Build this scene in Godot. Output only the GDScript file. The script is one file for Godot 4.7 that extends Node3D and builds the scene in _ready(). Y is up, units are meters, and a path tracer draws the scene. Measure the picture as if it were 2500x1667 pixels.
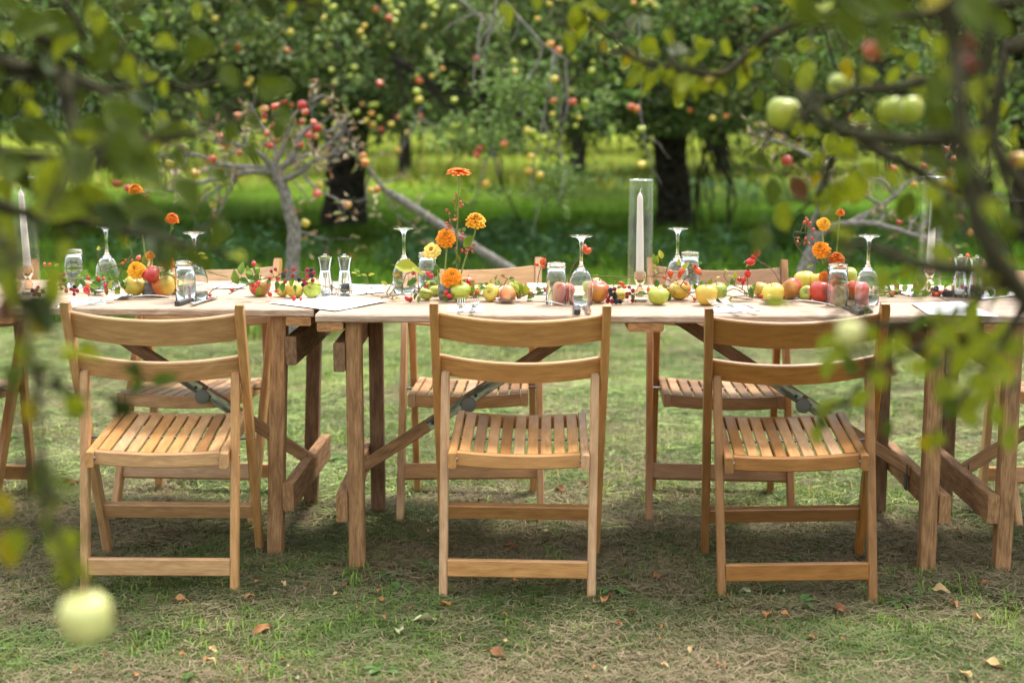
extends Node3D

const CAM_Y := 1.291
const PITCH := 8.884
const FOCAL := 3614.0      # focal length in pixels of the 2500-pixel-wide photograph
const TOP := 0.734         # height of the table tops

var rng := RandomNumberGenerator.new()
var noise := FastNoiseLite.new()
var M := {}
var counts := {}


# ---------------------------------------------------------------- mesh building
class MB:
	var v := PackedVector3Array()
	var n := PackedVector3Array()
	var uv := PackedVector2Array()
	var c := PackedColorArray()
	var idx := PackedInt32Array()

	func vert(p: Vector3, nm: Vector3, t := Vector2.ZERO, col := Color.WHITE) -> int:
		v.append(p)
		n.append(nm)
		uv.append(t)
		c.append(col)
		return v.size() - 1

	func tri(a: int, b: int, d: int) -> void:
		var g := (v[b] - v[a]).cross(v[d] - v[a])
		if g.dot(n[a] + n[b] + n[d]) > 0.0:
			idx.append_array(PackedInt32Array([a, d, b]))
		else:
			idx.append_array(PackedInt32Array([a, b, d]))

	func quad(a: int, b: int, d: int, e: int) -> void:
		tri(a, b, d)
		tri(a, d, e)

	func mesh() -> ArrayMesh:
		var arr := []
		arr.resize(Mesh.ARRAY_MAX)
		arr[Mesh.ARRAY_VERTEX] = v
		arr[Mesh.ARRAY_NORMAL] = n
		arr[Mesh.ARRAY_TEX_UV] = uv
		arr[Mesh.ARRAY_COLOR] = c
		arr[Mesh.ARRAY_INDEX] = idx
		var am := ArrayMesh.new()
		am.add_surface_from_arrays(Mesh.PRIMITIVE_TRIANGLES, arr)
		return am

	# a board swept along pts: w wide along side, t thick, chamfered edges; scales narrow the width per point
	func beam(pts: PackedVector3Array, side: Vector3, w: float, t: float, ch := 0.0025, off := Vector2.ZERO, scales := PackedFloat32Array()) -> void:
		var count := pts.size()
		var hw := w / 2.0
		var ht := t / 2.0
		var dist := 0.0
		var rings := []
		for i in count:
			var tg := (pts[mini(i + 1, count - 1)] - pts[maxi(i - 1, 0)]).normalized()
			var s := (side - tg * tg.dot(side)).normalized()
			var nn := s.cross(tg).normalized()
			if i > 0:
				dist += pts[i].distance_to(pts[i - 1])
			rings.append([pts[i], tg, s, nn, dist, scales[i] if scales.size() > i else 1.0])
		var sec := [Vector2(hw - ch, ht), Vector2(hw, ht - ch), Vector2(hw, -ht + ch), Vector2(hw - ch, -ht), Vector2(-hw + ch, -ht), Vector2(-hw, -ht + ch), Vector2(-hw, ht - ch), Vector2(-hw + ch, ht)]
		var per := 0.0
		for k in 8:
			var a: Vector2 = sec[k]
			var b: Vector2 = sec[(k + 1) % 8]
			var e := b - a
			var no := Vector2(-e.y, e.x).normalized()
			if no.dot(a + b) < 0.0:
				no = -no
			var prev := -1
			for r in rings:
				var sc: float = r[5]
				var p0: Vector3 = r[0] + r[2] * a.x * sc + r[3] * a.y
				var p1: Vector3 = r[0] + r[2] * b.x * sc + r[3] * b.y
				var nm: Vector3 = (r[2] * no.x + r[3] * no.y).normalized()
				var u: float = r[4]
				var i0 := vert(p0, nm, Vector2(u, per / 0.25) + off)
				vert(p1, nm, Vector2(u, (per + e.length()) / 0.25) + off)
				if prev >= 0:
					quad(prev, prev + 1, i0 + 1, i0)
				prev = i0
			per += e.length()
		for endi in [0, count - 1]:
			var r = rings[endi]
			var nm: Vector3 = -r[1] if endi == 0 else r[1]
			var ids := PackedInt32Array()
			for k in 8:
				var a: Vector2 = sec[k]
				ids.append(vert(r[0] + r[2] * a.x * r[5] + r[3] * a.y, nm, Vector2(a.x / 0.3, a.y / 0.12) + off))
			for k in range(1, 7):
				tri(ids[0], ids[k], ids[k + 1])

	func box(a: Vector3, b: Vector3, side: Vector3, w: float, t: float, ch := 0.0025, off := Vector2.ZERO) -> void:
		beam(PackedVector3Array([a, b]), side, w, t, ch, off)

	# round tube through pts
	func tube(pts: PackedVector3Array, rad: PackedFloat32Array, sides := 6, col := Color.WHITE, lump := 0.0, seed_ := 0.0) -> void:
		var count := pts.size()
		if count < 2:
			return
		var tg0 := (pts[1] - pts[0]).normalized()
		var s := tg0.cross(Vector3(0.31, 0.77, 0.55)).normalized()
		var prev := -1
		var dist := 0.0
		for i in count:
			var tg := (pts[mini(i + 1, count - 1)] - pts[maxi(i - 1, 0)]).normalized()
			s = (s - tg * tg.dot(s)).normalized()
			var nn := tg.cross(s)
			if i > 0:
				dist += pts[i].distance_to(pts[i - 1])
			var first := v.size()
			for k in sides + 1:
				var an := TAU * k / sides
				var d := s * cos(an) + nn * sin(an)
				var r := rad[mini(i, rad.size() - 1)]
				if lump > 0.0:
					r *= 1.0 + lump * sin(float(k % sides) * 2.3 + i * 1.7 + seed_) + lump * 0.7 * sin(float(k % sides) * 4.1 - i * 2.9 + seed_ * 2.0)
				vert(pts[i] + d * r, d, Vector2(float(k) / sides, dist * 2.0), col)
			if prev >= 0:
				for k in sides:
					quad(prev + k, prev + k + 1, first + k + 1, first + k)
			prev = first
		for e in [0, count - 1]:
			var tg := (pts[1] - pts[0]).normalized() if e == 0 else (pts[count - 1] - pts[count - 2]).normalized()
			var nm := -tg if e == 0 else tg
			var base := (v.size() - (sides + 1)) if e == count - 1 else -1
			if e == count - 1:
				base = prev
				var m := vert(pts[e] + nm * rad[mini(e, rad.size() - 1)] * 0.4, nm, Vector2(0.5, dist * 2.0), col)
				for k in sides:
					tri(m, base + k, base + k + 1)

	# surface of revolution about y; prof runs up the outside, so outward is to the right of it
	func lathe(prof: PackedVector2Array, segs: int, at := Transform3D()) -> void:
		var count := prof.size()
		var sn := PackedVector2Array()
		for i in count - 1:
			var e := prof[i + 1] - prof[i]
			sn.append(Vector2(e.y, -e.x).normalized() if e.length() > 1e-9 else Vector2(1, 0))
		for i in count - 1:
			var na := sn[i]
			var nb := sn[i]
			if i > 0 and sn[i].dot(sn[i - 1]) > 0.6:
				na = (sn[i] + sn[i - 1]).normalized()
			if i < count - 2 and sn[i].dot(sn[i + 1]) > 0.6:
				nb = (sn[i] + sn[i + 1]).normalized()
			var first := v.size()
			for k in segs + 1:
				var an := TAU * k / segs
				var d := Vector3(cos(an), 0, sin(an))
				for q in 2:
					var pr := prof[i + q]
					var nr := na if q == 0 else nb
					var p := d * pr.x + Vector3.UP * pr.y
					var nm := (d * nr.x + Vector3.UP * nr.y).normalized()
					vert(at * p, (at.basis * nm).normalized(), Vector2(float(k) / segs, float(i + q) / count))
			for k in segs:
				var a := first + k * 2
				quad(a, a + 1, a + 3, a + 2)

	func ball(p: Vector3, r: float, segs := 8, col := Color.WHITE, stretch := Vector3.ONE, turn := Basis()) -> void:
		var prof := PackedVector2Array()
		var rows := maxi(3, segs / 2)
		for i in rows + 1:
			var a := PI * i / rows
			prof.append(Vector2(sin(a) * r, -cos(a) * r))
		var first := c.size()
		lathe(prof, segs, Transform3D(turn * Basis.from_scale(stretch), p))
		for i in range(first, c.size()):
			c[i] = col

	# a sheet through rows of points, with normals from its own shape
	func sheet(rows: Array, cols: Array = [], up := Vector3.UP) -> void:
		var h := rows.size()
		var first := v.size()
		for i in h:
			var row: PackedVector3Array = rows[i]
			var w := row.size()
			for j in w:
				var du: Vector3 = row[mini(j + 1, w - 1)] - row[maxi(j - 1, 0)]
				var dv: Vector3 = rows[mini(i + 1, h - 1)][j] - rows[maxi(i - 1, 0)][j]
				var nm := du.cross(dv)
				nm = nm.normalized() if nm.length() > 1e-12 else up
				if nm.dot(up) < 0.0:
					nm = -nm
				vert(row[j], nm, Vector2(float(j) / maxi(1, w - 1), float(i) / maxi(1, h - 1)), cols[i][j] if cols.size() else Color.WHITE)
		var ww: int = rows[0].size()
		for i in h - 1:
			for j in ww - 1:
				var a := first + i * ww + j
				quad(a, a + 1, a + ww + 1, a + ww)

	# a leaf along +x with its blade folded along the midrib
	func leaf(at: Transform3D, length: float, width: float, fold := 0.25, curl := 0.25, c0 := Color.WHITE, c1 := Color.WHITE, rows_ := 6, wave := 0.0, stalk := 0.18) -> void:
		var rows := []
		var cols := []
		for i in rows_ + 1:
			var t := float(i) / rows_
			var wd := width * 0.5 * pow(sin(PI * pow(t, 0.8)), 0.85) if i > 0 and i < rows_ else 0.0008
			var drop := -curl * t * t * length * 0.5
			var row := PackedVector3Array()
			var cr := []
			for j in 5:
				var s := (j - 2) / 2.0
				var y := absf(s) * wd * fold * 2.0 + drop + wave * width * sin(t * 9.0 + s * 2.0) * absf(s)
				row.append(at * Vector3(length * (stalk + t), y, s * wd))
				cr.append(c0.lerp(c1, clampf(absf(s) * 0.5 + t * 0.5, 0, 1)))
			rows.append(row)
			cols.append(cr)
		sheet(rows, cols, at.basis.y)
		if stalk > 0.05:
			tube(PackedVector3Array([at * Vector3.ZERO, at * Vector3(length * (stalk + 0.02), 0, 0)]), PackedFloat32Array([length * 0.012, length * 0.012]), 3, c0)


# ---------------------------------------------------------------- places
func ray(x: float, y: float) -> Vector3:
	var a := deg_to_rad(PITCH)
	return Vector3(0, -sin(a), -cos(a)) + Vector3.RIGHT * (x - 1250.0) / FOCAL - Vector3(0, cos(a), -sin(a)) * (y - 833.5) / FOCAL


func P(x: float, y: float, depth: float) -> Vector3:      # a point seen at x, y of the photograph, depth metres away
	var r := ray(x, y)
	return Vector3(0, CAM_Y, 0) + r * (depth / -r.z)


func on_plane(x: float, y: float, h: float) -> Vector3:    # the point of the horizontal plane at height h
	var r := ray(x, y)
	return Vector3(0, CAM_Y, 0) + r * ((h - CAM_Y) / r.y)


func T(x: float, y: float, up := 0.0) -> Vector3:
	return on_plane(x, y, TOP + up)


func rnd(a: float, b: float) -> float:
	return rng.randf_range(a, b)


func rvec() -> Vector3:
	return Vector3(rnd(-1, 1), rnd(-1, 1), rnd(-1, 1))


func rbasis() -> Basis:
	return Basis.from_euler(Vector3(rnd(-PI, PI), rnd(-PI, PI), rnd(-PI, PI)))


func smooth_path(pts: Array, steps := 4) -> PackedVector3Array:
	var out := PackedVector3Array()
	var n := pts.size()
	for i in n - 1:
		var a: Vector3 = pts[maxi(i - 1, 0)]
		var b: Vector3 = pts[i]
		var c: Vector3 = pts[i + 1]
		var d: Vector3 = pts[mini(i + 2, n - 1)]
		for k in steps:
			out.append(b.cubic_interpolate(c, a, d, float(k) / steps))
	out.append(pts[n - 1])
	return out


func taper(count: int, r0: float, r1: float) -> PackedFloat32Array:
	var o := PackedFloat32Array()
	for i in count:
		o.append(lerpf(r0, r1, float(i) / maxi(1, count - 1)))
	return o


func noff() -> Vector2:
	return Vector2(rnd(0, 1), rnd(0, 1))


# ---------------------------------------------------------------- nodes
func numbered(called: String) -> String:
	var k: int = counts.get(called, -1) + 1
	counts[called] = k
	return called if k == 0 else "%s_%03d" % [called, k]


func tag(o: Node3D, label: String, category: String, group := "", kind := "") -> void:
	o.set_meta("label", label)
	o.set_meta("category", category)
	if group:
		o.set_meta("group", group)
	if kind:
		o.set_meta("kind", kind)


func thing(called: String, label: String, category: String, at := Vector3.ZERO, turn := 0.0, group := "") -> Node3D:
	var o := Node3D.new()
	o.name = numbered(called)
	add_child(o)
	o.position = at
	o.rotation.y = turn
	tag(o, label, category, group)
	return o


func obj(called: String, mesh: Mesh, mat: Material, parent: Node3D = self, at := Transform3D()) -> MeshInstance3D:
	var o := MeshInstance3D.new()
	o.name = numbered(called) if parent == self else called
	o.mesh = mesh
	o.material_override = mat
	o.transform = at
	parent.add_child(o, true)
	return o


func mass(called: String, mesh: Mesh, mat: Material, places: Array, colors: PackedColorArray, parent: Node3D = self) -> MultiMeshInstance3D:
	var mm := MultiMesh.new()
	mm.transform_format = MultiMesh.TRANSFORM_3D
	mm.use_colors = true
	mm.mesh = mesh
	mm.instance_count = places.size()
	for i in places.size():
		mm.set_instance_transform(i, places[i])
		mm.set_instance_color(i, colors[i])
	var o := MultiMeshInstance3D.new()
	o.name = numbered(called) if parent == self else called
	o.multimesh = mm
	o.material_override = mat
	parent.add_child(o, true)
	o.set_meta("kind", "stuff")
	return o


# ---------------------------------------------------------------- materials
func lin(r: float, g: float, b: float) -> Color:
	return Color(r, g, b).linear_to_srgb()


func mat(color: Color, rough := 0.7, spec := 0.5) -> StandardMaterial3D:
	var m := StandardMaterial3D.new()
	m.albedo_color = color
	m.roughness = rough
	m.metallic_specular = spec
	return m


func vmat(rough := 0.6, spec := 0.5, back := Color.BLACK) -> StandardMaterial3D:   # colours come with the vertices
	var m := mat(Color.WHITE, rough, spec)
	m.vertex_color_use_as_albedo = true
	m.cull_mode = BaseMaterial3D.CULL_DISABLED
	if back != Color.BLACK:
		m.backlight_enabled = true
		m.backlight = back
	return m


func wood_image(seed_: int, dark: Color, light: Color, streak: float, ringy: float, blotch: float, knots := 0.0) -> Array:
	var w := 512
	var h := 256
	var im := Image.create(w, h, false, Image.FORMAT_RGB8)
	var hm := Image.create(w, h, false, Image.FORMAT_RGB8)
	var n1 := FastNoiseLite.new()
	n1.seed = seed_
	n1.frequency = 0.01
	var n2 := FastNoiseLite.new()
	n2.seed = seed_ + 7
	n2.frequency = 0.02
	n2.fractal_octaves = 3
	for y in h:
		for x in w:
			# wrap by mixing two copies near the right edge
			var ex := clampf((x - (w - 96)) / 96.0, 0.0, 1.0)
			var ey := clampf((y - (h - 48)) / 48.0, 0.0, 1.0)
			var f := 0.0
			for q in 4:
				var wt := (ex if q % 2 else 1.0 - ex) * (ey if q / 2 else 1.0 - ey)
				if wt <= 0.0:
					continue
				var xx := float(x - (w if q % 2 else 0)) * 2.0
				var yy := float(y - (h if q / 2 else 0)) * 2.0
				var knot := 0.0
				for kn in 3:
					var kd := Vector2((xx - [230.0, 610.0, 850.0][kn]) / 30.0, (yy - [120.0, 340.0, 70.0][kn] - seed_ % 5 * 20.0) / 14.0).length()
					yy += exp(-kd * kd * 0.22) * 16.0 * signf(yy - [120.0, 340.0, 70.0][kn] - seed_ % 5 * 20.0)
					knot += exp(-kd * kd * 1.4) * knots
				var bend := n1.get_noise_2d(xx * 0.5, yy * 0.9) * 14.0
				var s := n2.get_noise_2d(xx * 0.16, (yy + bend * 0.3) * 6.0)
				var ring := sin((yy + bend * 2.2) * 0.33 + n1.get_noise_2d(xx * 0.3 + 90.0, yy * 0.6) * 5.0)
				var fine := n2.get_noise_2d(xx * 1.2 + 300.0, yy * 22.0)
				var bl := n1.get_noise_2d(xx * 0.9 + 500.0, yy * 2.0)
				f += wt * (0.5 + s * streak + ring * ringy + fine * streak * 0.6 + bl * blotch - knot * 0.55)
			f = clampf(f, 0.0, 1.0)
			im.set_pixel(x, y, dark.lerp(light, f))
			hm.set_pixel(x, y, Color(f, f, f))
	var rg := RandomNumberGenerator.new()
	rg.seed = seed_
	for k in 34:
		var x0 := rg.randi_range(0, w - 1)
		var y0 := rg.randi_range(0, h - 1)
		var long := rg.randi_range(4, 26)
		var slope := rg.randf_range(-0.5, 0.5)
		var pale := rg.randf() < 0.6
		for q in long:
			var px := (x0 + q) % w
			var py := posmod(y0 + int(q * slope), h)
			im.set_pixel(px, py, im.get_pixel(px, py).lerp(light.lightened(0.25) if pale else dark.darkened(0.35), 0.5))
	return [ImageTexture.create_from_image(im), ImageTexture.create_from_image(hm)]


func wood(tex: Array, tint: Color, rough: float, relief: float, coat := 0.0) -> StandardMaterial3D:
	var m := mat(tint, rough)
	m.albedo_texture = tex[0]
	m.heightmap_enabled = true
	m.heightmap_texture = tex[1]
	m.heightmap_scale = relief
	if coat > 0.0:
		m.clearcoat_enabled = true
		m.clearcoat = coat
		m.clearcoat_roughness = 0.35
	return m


func glass_mat(scale := 0.05, tint := Color(1, 1, 1, 0.0)) -> StandardMaterial3D:
	var m := mat(tint, 0.0)
	m.refraction_enabled = true
	m.refraction_scale = scale
	m.transparency = BaseMaterial3D.TRANSPARENCY_ALPHA
	return m


func pane_mat(alpha := 0.03) -> StandardMaterial3D:
	var m := mat(Color(0.95, 0.97, 0.97, alpha), 0.02, 0.44)
	m.transparency = BaseMaterial3D.TRANSPARENCY_ALPHA
	m.cull_mode = BaseMaterial3D.CULL_DISABLED
	return m


func make_materials() -> void:
	var beech := wood_image(11, lin(0.27, 0.12, 0.040), lin(0.47, 0.235, 0.090), 0.26, 0.10, 0.5)
	var fair := wood_image(71, lin(0.33, 0.165, 0.065), lin(0.55, 0.32, 0.150), 0.24, 0.12, 0.55)
	M.chair = []
	for k in 6:
		var f: float = [1.06, 0.9, 1.16, 1.08, 0.94, 1.1][k]
		M.chair.append(wood(fair if k in [0, 3, 5] else beech, Color(f, f * [1.0, 0.97, 1.0, 0.96, 0.93, 1.02][k], f * [1.0, 0.9, 0.95, 0.88, 0.72, 1.1][k]), 0.42, 0.03, 0.25))
	var pale := wood_image(23, lin(0.27, 0.165, 0.105), lin(0.56, 0.415, 0.305), 0.44, 0.16, 0.55, 0.8)
	M.top = []
	for k in 4:
		var f: float = [1.0, 0.94, 1.04, 0.98][k]
		M.top.append(wood(pale, Color(f, f * [1.0, 0.98, 1.0, 1.02][k], f * [1.0, 0.96, 0.98, 1.04][k]), 0.68, 0.05))
	var rough_pine := wood_image(37, lin(0.17, 0.078, 0.028), lin(0.42, 0.225, 0.095), 0.34, 0.12, 0.6, 1.0)
	M.trestle = []
	for k in 3:
		var f: float = [1.0, 0.82, 1.12][k]
		M.trestle.append(wood(rough_pine, Color(f, f * [1.0, 1.02, 0.98][k], f * [1.0, 1.1, 0.94][k]), 0.8, 0.08))
	M.steel = mat(lin(0.55, 0.55, 0.53), 0.35)
	M.steel.metallic = 0.9
	M.old_steel = mat(lin(0.46, 0.46, 0.34), 0.7)
	M.old_steel.metallic = 0.15
	M.old_steel.albedo_texture = speckle(5, lin(0.16, 0.17, 0.15), lin(0.9, 0.95, 0.85))
	M.rod = mat(lin(0.22, 0.22, 0.21), 0.45)
	M.rod.metallic = 0.8
	M.hinge = mat(lin(0.15, 0.15, 0.12), 0.75)
	M.iron = mat(lin(0.05, 0.05, 0.05), 0.6)
	M.silver = mat(lin(0.72, 0.72, 0.71), 0.16)
	M.silver.metallic = 1.0
	M.knife_handle = mat(lin(0.035, 0.030, 0.028), 0.4)
	M.wood_handle = mat(lin(0.16, 0.11, 0.07), 0.5)
	M.paper = mat(lin(0.84, 0.84, 0.84), 0.8)
	M.napkin = mat(lin(0.82, 0.82, 0.81), 0.95)
	M.glass = glass_mat(0.045)
	M.thin_glass = glass_mat(0.022)
	M.pane = pane_mat(0.0)
	M.amber_glass = glass_mat(0.045, Color(1.0, 0.87, 0.74, 0.0))
	M.wax = mat(lin(0.62, 0.575, 0.50), 0.45)
	M.wax.subsurf_scatter_enabled = true
	M.wax.subsurf_scatter_strength = 0.3
	M.wick = mat(lin(0.75, 0.72, 0.66), 0.9)
	M.pot = mat(lin(0.23, 0.22, 0.21), 0.7)
	M.pot.albedo_texture = speckle(9, lin(0.6, 0.6, 0.58), lin(1, 1, 1))
	M.apple = vmat(0.32, 0.5)
	M.apple.clearcoat_enabled = true
	M.apple.clearcoat = 0.15
	M.apple.clearcoat_roughness = 0.3
	M.petal = vmat(0.65, 0.3, lin(0.30, 0.18, 0.04))
	M.stem = vmat(0.55, 0.4, lin(0.08, 0.10, 0.02))
	M.hip = vmat(0.22, 0.5)
	M.berry = vmat(0.25, 0.5)
	M.leaf = vmat(0.55, 0.3, lin(0.42, 0.46, 0.10))
	M.twig = vmat(0.8, 0.3)
	M.bark = mat(lin(0.08, 0.07, 0.056), 0.95, 0.2)
	M.bark.albedo_texture = bark_image(3, lin(0.25, 0.23, 0.2), lin(1, 0.98, 0.9))
	M.bark_grey = mat(lin(0.27, 0.245, 0.22), 0.9, 0.25)
	M.bark_grey.albedo_texture = bark_image(4, lin(0.42, 0.40, 0.36), lin(1, 0.98, 0.95))
	for k in 2:
		var bm: StandardMaterial3D = [M.bark, M.bark_grey][k]
		bm.heightmap_enabled = true
		bm.heightmap_texture = bm.albedo_texture
		bm.heightmap_scale = [2.0, 0.2][k]
	M.bark_front = mat(lin(0.075, 0.068, 0.04), 0.95, 0.2)
	M.bark_front.albedo_texture = M.bark.albedo_texture
	M.crown = vmat(0.6, 0.3, lin(0.22, 0.28, 0.08))
	M.grass = vmat(0.75, 0.25, lin(0.30, 0.36, 0.10))
	M.dry = vmat(0.8, 0.25, lin(0.2, 0.12, 0.06))


func speckle(seed_: int, dark: Color, light: Color) -> ImageTexture:
	var n := FastNoiseLite.new()
	n.seed = seed_
	n.frequency = 0.06
	n.fractal_octaves = 4
	var im := Image.create(128, 128, false, Image.FORMAT_RGB8)
	for y in 128:
		for x in 128:
			im.set_pixel(x, y, dark.lerp(light, clampf(0.55 + n.get_noise_2d(x, y) * 1.8, 0, 1)))
	return ImageTexture.create_from_image(im)


func bark_image(seed_: int, dark: Color, light: Color) -> ImageTexture:
	var n := FastNoiseLite.new()
	n.seed = seed_
	n.frequency = 0.045
	n.fractal_octaves = 5
	var im := Image.create(128, 256, false, Image.FORMAT_RGB8)
	for y in 256:
		for x in 128:
			var a := TAU * x / 128.0
			var f := 0.5 + n.get_noise_3d(cos(a) * 60.0, sin(a) * 60.0, y * 0.9) * 1.9
			im.set_pixel(x, y, dark.lerp(light, clampf(f, 0, 1)))
	return ImageTexture.create_from_image(im)


func leaf_image() -> ImageTexture:      # midrib, side veins, and the blotches and spots of an autumn leaf
	var n := FastNoiseLite.new()
	n.seed = 17
	n.frequency = 0.03
	n.fractal_octaves = 3
	var im := Image.create(128, 256, false, Image.FORMAT_RGB8)
	for y in 256:
		for x in 128:
			var s := absf(x - 63.5) / 64.0
			var t := y / 256.0
			var rib := exp(-pow(s / 0.045, 2.0))
			var ph := fposmod((t - s * 0.16) * 9.0, 1.0)
			var vein := exp(-pow((ph - 0.5) / 0.09, 2.0)) * (1.0 - s) * 0.55
			var bl := n.get_noise_2d(x * 1.4, y * 0.9)
			var col := Color(0.86, 0.87, 0.82).lerp(Color(1.0, 1.0, 0.92), clampf(rib + vein, 0, 1)) * (1.0 + bl * 0.28)
			if bl + s * 0.25 > 0.5:
				col = col.lerp(Color(1.0, 0.82, 0.6), 0.6)
			if n.get_noise_2d(x * 5.0 + 300.0, y * 3.5) > 0.42:
				col = col.lerp(Color(0.42, 0.30, 0.24), 0.8)
			im.set_pixel(x, y, Color(clampf(col.r, 0, 1), clampf(col.g, 0, 1), clampf(col.b, 0, 1)))
	return ImageTexture.create_from_image(im)


# ---------------------------------------------------------------- grass and ground
func patch(x: float, z: float, f: float, o: float) -> float:
	return noise.get_noise_2d(x * f + o, z * f - o)


func ground_height(x: float, z: float) -> float:
	var h := patch(x, z, 180.0, 40.0) * 0.010 + patch(x, z, 45.0, 7.0) * 0.014 - 0.006
	if z < -12.0:
		h += patch(x, z, 8.0, 3.0) * 0.05
	return h


func make_ground() -> void:
	var xs := PackedFloat32Array()
	var zs := PackedFloat32Array()
	var x := -3.2
	while x < 3.21:
		xs.append(x)
		x += 0.08
	var step := 0.15
	while xs[xs.size() - 1] < 170.0:
		xs.append(xs[xs.size() - 1] + step)
		step *= 1.18
	step = 0.15
	var left := PackedFloat32Array()
	var at := -3.2
	while at > -170.0:
		at -= step
		left.append(at)
		step *= 1.18
	left.reverse()
	xs = left + xs
	var z := 60.0
	step = 15.0
	while z > -2.0:
		zs.append(z)
		step = maxf(0.08, step * 0.72)
		z -= step
	while z > -9.0:
		zs.append(z)
		z -= 0.08
	step = 0.12
	while z > -260.0:
		zs.append(z)
		z -= step
		step *= 1.09
	var rows := []
	var cols := []
	for zz in zs:
		var row := PackedVector3Array()
		var cr := []
		for xx in xs:
			row.append(Vector3(xx, ground_height(xx, zz), zz))
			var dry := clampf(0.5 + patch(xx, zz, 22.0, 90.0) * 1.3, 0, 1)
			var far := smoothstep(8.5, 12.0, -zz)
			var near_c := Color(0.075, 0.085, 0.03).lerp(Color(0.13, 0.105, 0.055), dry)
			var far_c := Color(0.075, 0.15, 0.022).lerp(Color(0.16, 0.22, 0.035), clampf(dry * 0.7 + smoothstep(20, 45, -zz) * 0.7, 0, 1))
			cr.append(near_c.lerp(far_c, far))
		rows.append(row)
		cols.append(cr)
	var mb := MB.new()
	mb.sheet(rows, cols)
	for i in mb.v.size():
		mb.uv[i] = Vector2(mb.v[i].x, mb.v[i].z) / 1.7
	var gm := vmat(0.95, 0.15)
	var n := FastNoiseLite.new()
	n.seed = 61
	n.frequency = 0.05
	n.fractal_octaves = 4
	var nt := NoiseTexture2D.new()
	nt.width = 512
	nt.height = 512
	nt.seamless = true
	nt.noise = n
	var gr := Gradient.new()
	gr.colors = PackedColorArray([lin(0.35, 0.33, 0.3), lin(0.75, 0.75, 0.7), lin(1, 0.96, 0.88)])
	gr.offsets = PackedFloat32Array([0.2, 0.5, 0.8])
	nt.color_ramp = gr
	gm.albedo_texture = nt
	var o := obj("ground", mb.mesh(), gm)
	tag(o, "mown orchard ground under the tables and trees", "ground", "", "structure")


func tuft(blades: int, length: float, spread: float, lean: float, width: float, straw: float) -> ArrayMesh:
	var mb := MB.new()
	for b in blades:
		var az := rnd(0, TAU)
		var base := Vector3(rnd(-spread, spread), -0.004, rnd(-spread, spread))
		var out := Vector3(cos(az), 0, sin(az))
		var side := Vector3(-sin(az), 0, cos(az)) * width * rnd(0.6, 1.2)
		var l := length * rnd(0.5, 1.15)
		var ln := lean * rnd(0.4, 1.4)
		var c := Color(0.115, 0.185, 0.03).lerp(Color(0.19, 0.22, 0.055), rng.randf())
		if rng.randf() < straw:
			c = Color(0.34, 0.26, 0.13).lerp(Color(0.25, 0.20, 0.09), rng.randf())
		var up := cos(minf(ln, 1.5))
		var sd := sin(minf(ln, 1.5))
		var m := base + (out * sd * 0.35 + Vector3.UP * maxf(up, 0.22) * 0.6) * l
		var tip := base + (out * sd + Vector3.UP * up * 0.75) * l + side * rnd(-2, 2)
		var nm := (Vector3.UP * 0.7 - out * 0.4).normalized()
		var a := mb.vert(base - side, nm, Vector2.ZERO, c)
		var a2 := mb.vert(base + side, nm, Vector2.ZERO, c)
		var d := mb.vert(m - side * 0.8, nm, Vector2.ZERO, c)
		var d2 := mb.vert(m + side * 0.8, nm, Vector2.ZERO, c)
		var e := mb.vert(tip, nm, Vector2.ZERO, c)
		mb.quad(a, a2, d2, d)
		mb.tri(d, d2, e)
	return mb.mesh()


func litter(count: int, length: float, spread: float, c0: Color, c1: Color) -> ArrayMesh:    # cut blades lying about
	var mb := MB.new()
	for b in count:
		var az := rnd(0, TAU)
		var p := Vector3(rnd(-spread, spread), rnd(0.0, 0.012), rnd(-spread, spread))
		var d := Vector3(cos(az), rnd(-0.12, 0.25), sin(az)) * length * rnd(0.4, 1.2)
		var bend := Vector3(-sin(az), 0.1, cos(az)) * length * rnd(-0.25, 0.25)
		var side := Vector3(-sin(az), rnd(-0.5, 0.5), cos(az)) * rnd(0.0005, 0.0013)
		var c := c0.lerp(c1, rng.randf())
		var a := mb.vert(p - side, Vector3.UP, Vector2.ZERO, c)
		var a2 := mb.vert(p + side, Vector3.UP, Vector2.ZERO, c)
		var q := p + d * 0.5 + bend
		var e := mb.vert(q - side, Vector3.UP, Vector2.ZERO, c)
		var e2 := mb.vert(q + side, Vector3.UP, Vector2.ZERO, c)
		var t := mb.vert(p + d, Vector3.UP, Vector2.ZERO, c)
		mb.quad(a, a2, e2, e)
		mb.tri(e, e2, t)
	return mb.mesh()


func scatter(called: String, label: String, mesh: Mesh, mat_: Material, z0: float, z1: float, spread: float, count: int, s0: float, s1: float, mode: int) -> void:
	var places := []
	var cols := PackedColorArray()
	for i in count:
		# even over the area of the wedge that the picture covers and its surroundings
		var d := sqrt(lerpf(z0 * z0, z1 * z1, rng.randf()))
		var x := rnd(-1, 1) * (d * spread + 0.5)
		var c := grass_tint(mode, x, -d)
		if c.a < rng.randf():
			continue
		var b := Basis(Vector3.UP, rnd(0, TAU)) * Basis.from_scale(Vector3.ONE * rnd(s0, s1))
		places.append(Transform3D(b, Vector3(x, ground_height(x, -d), -d)))
		c.a = 1.0
		cols.append(c)
	var o := mass(called, mesh, mat_, places, cols)
	tag(o, label, "grass", "", "stuff")


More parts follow.
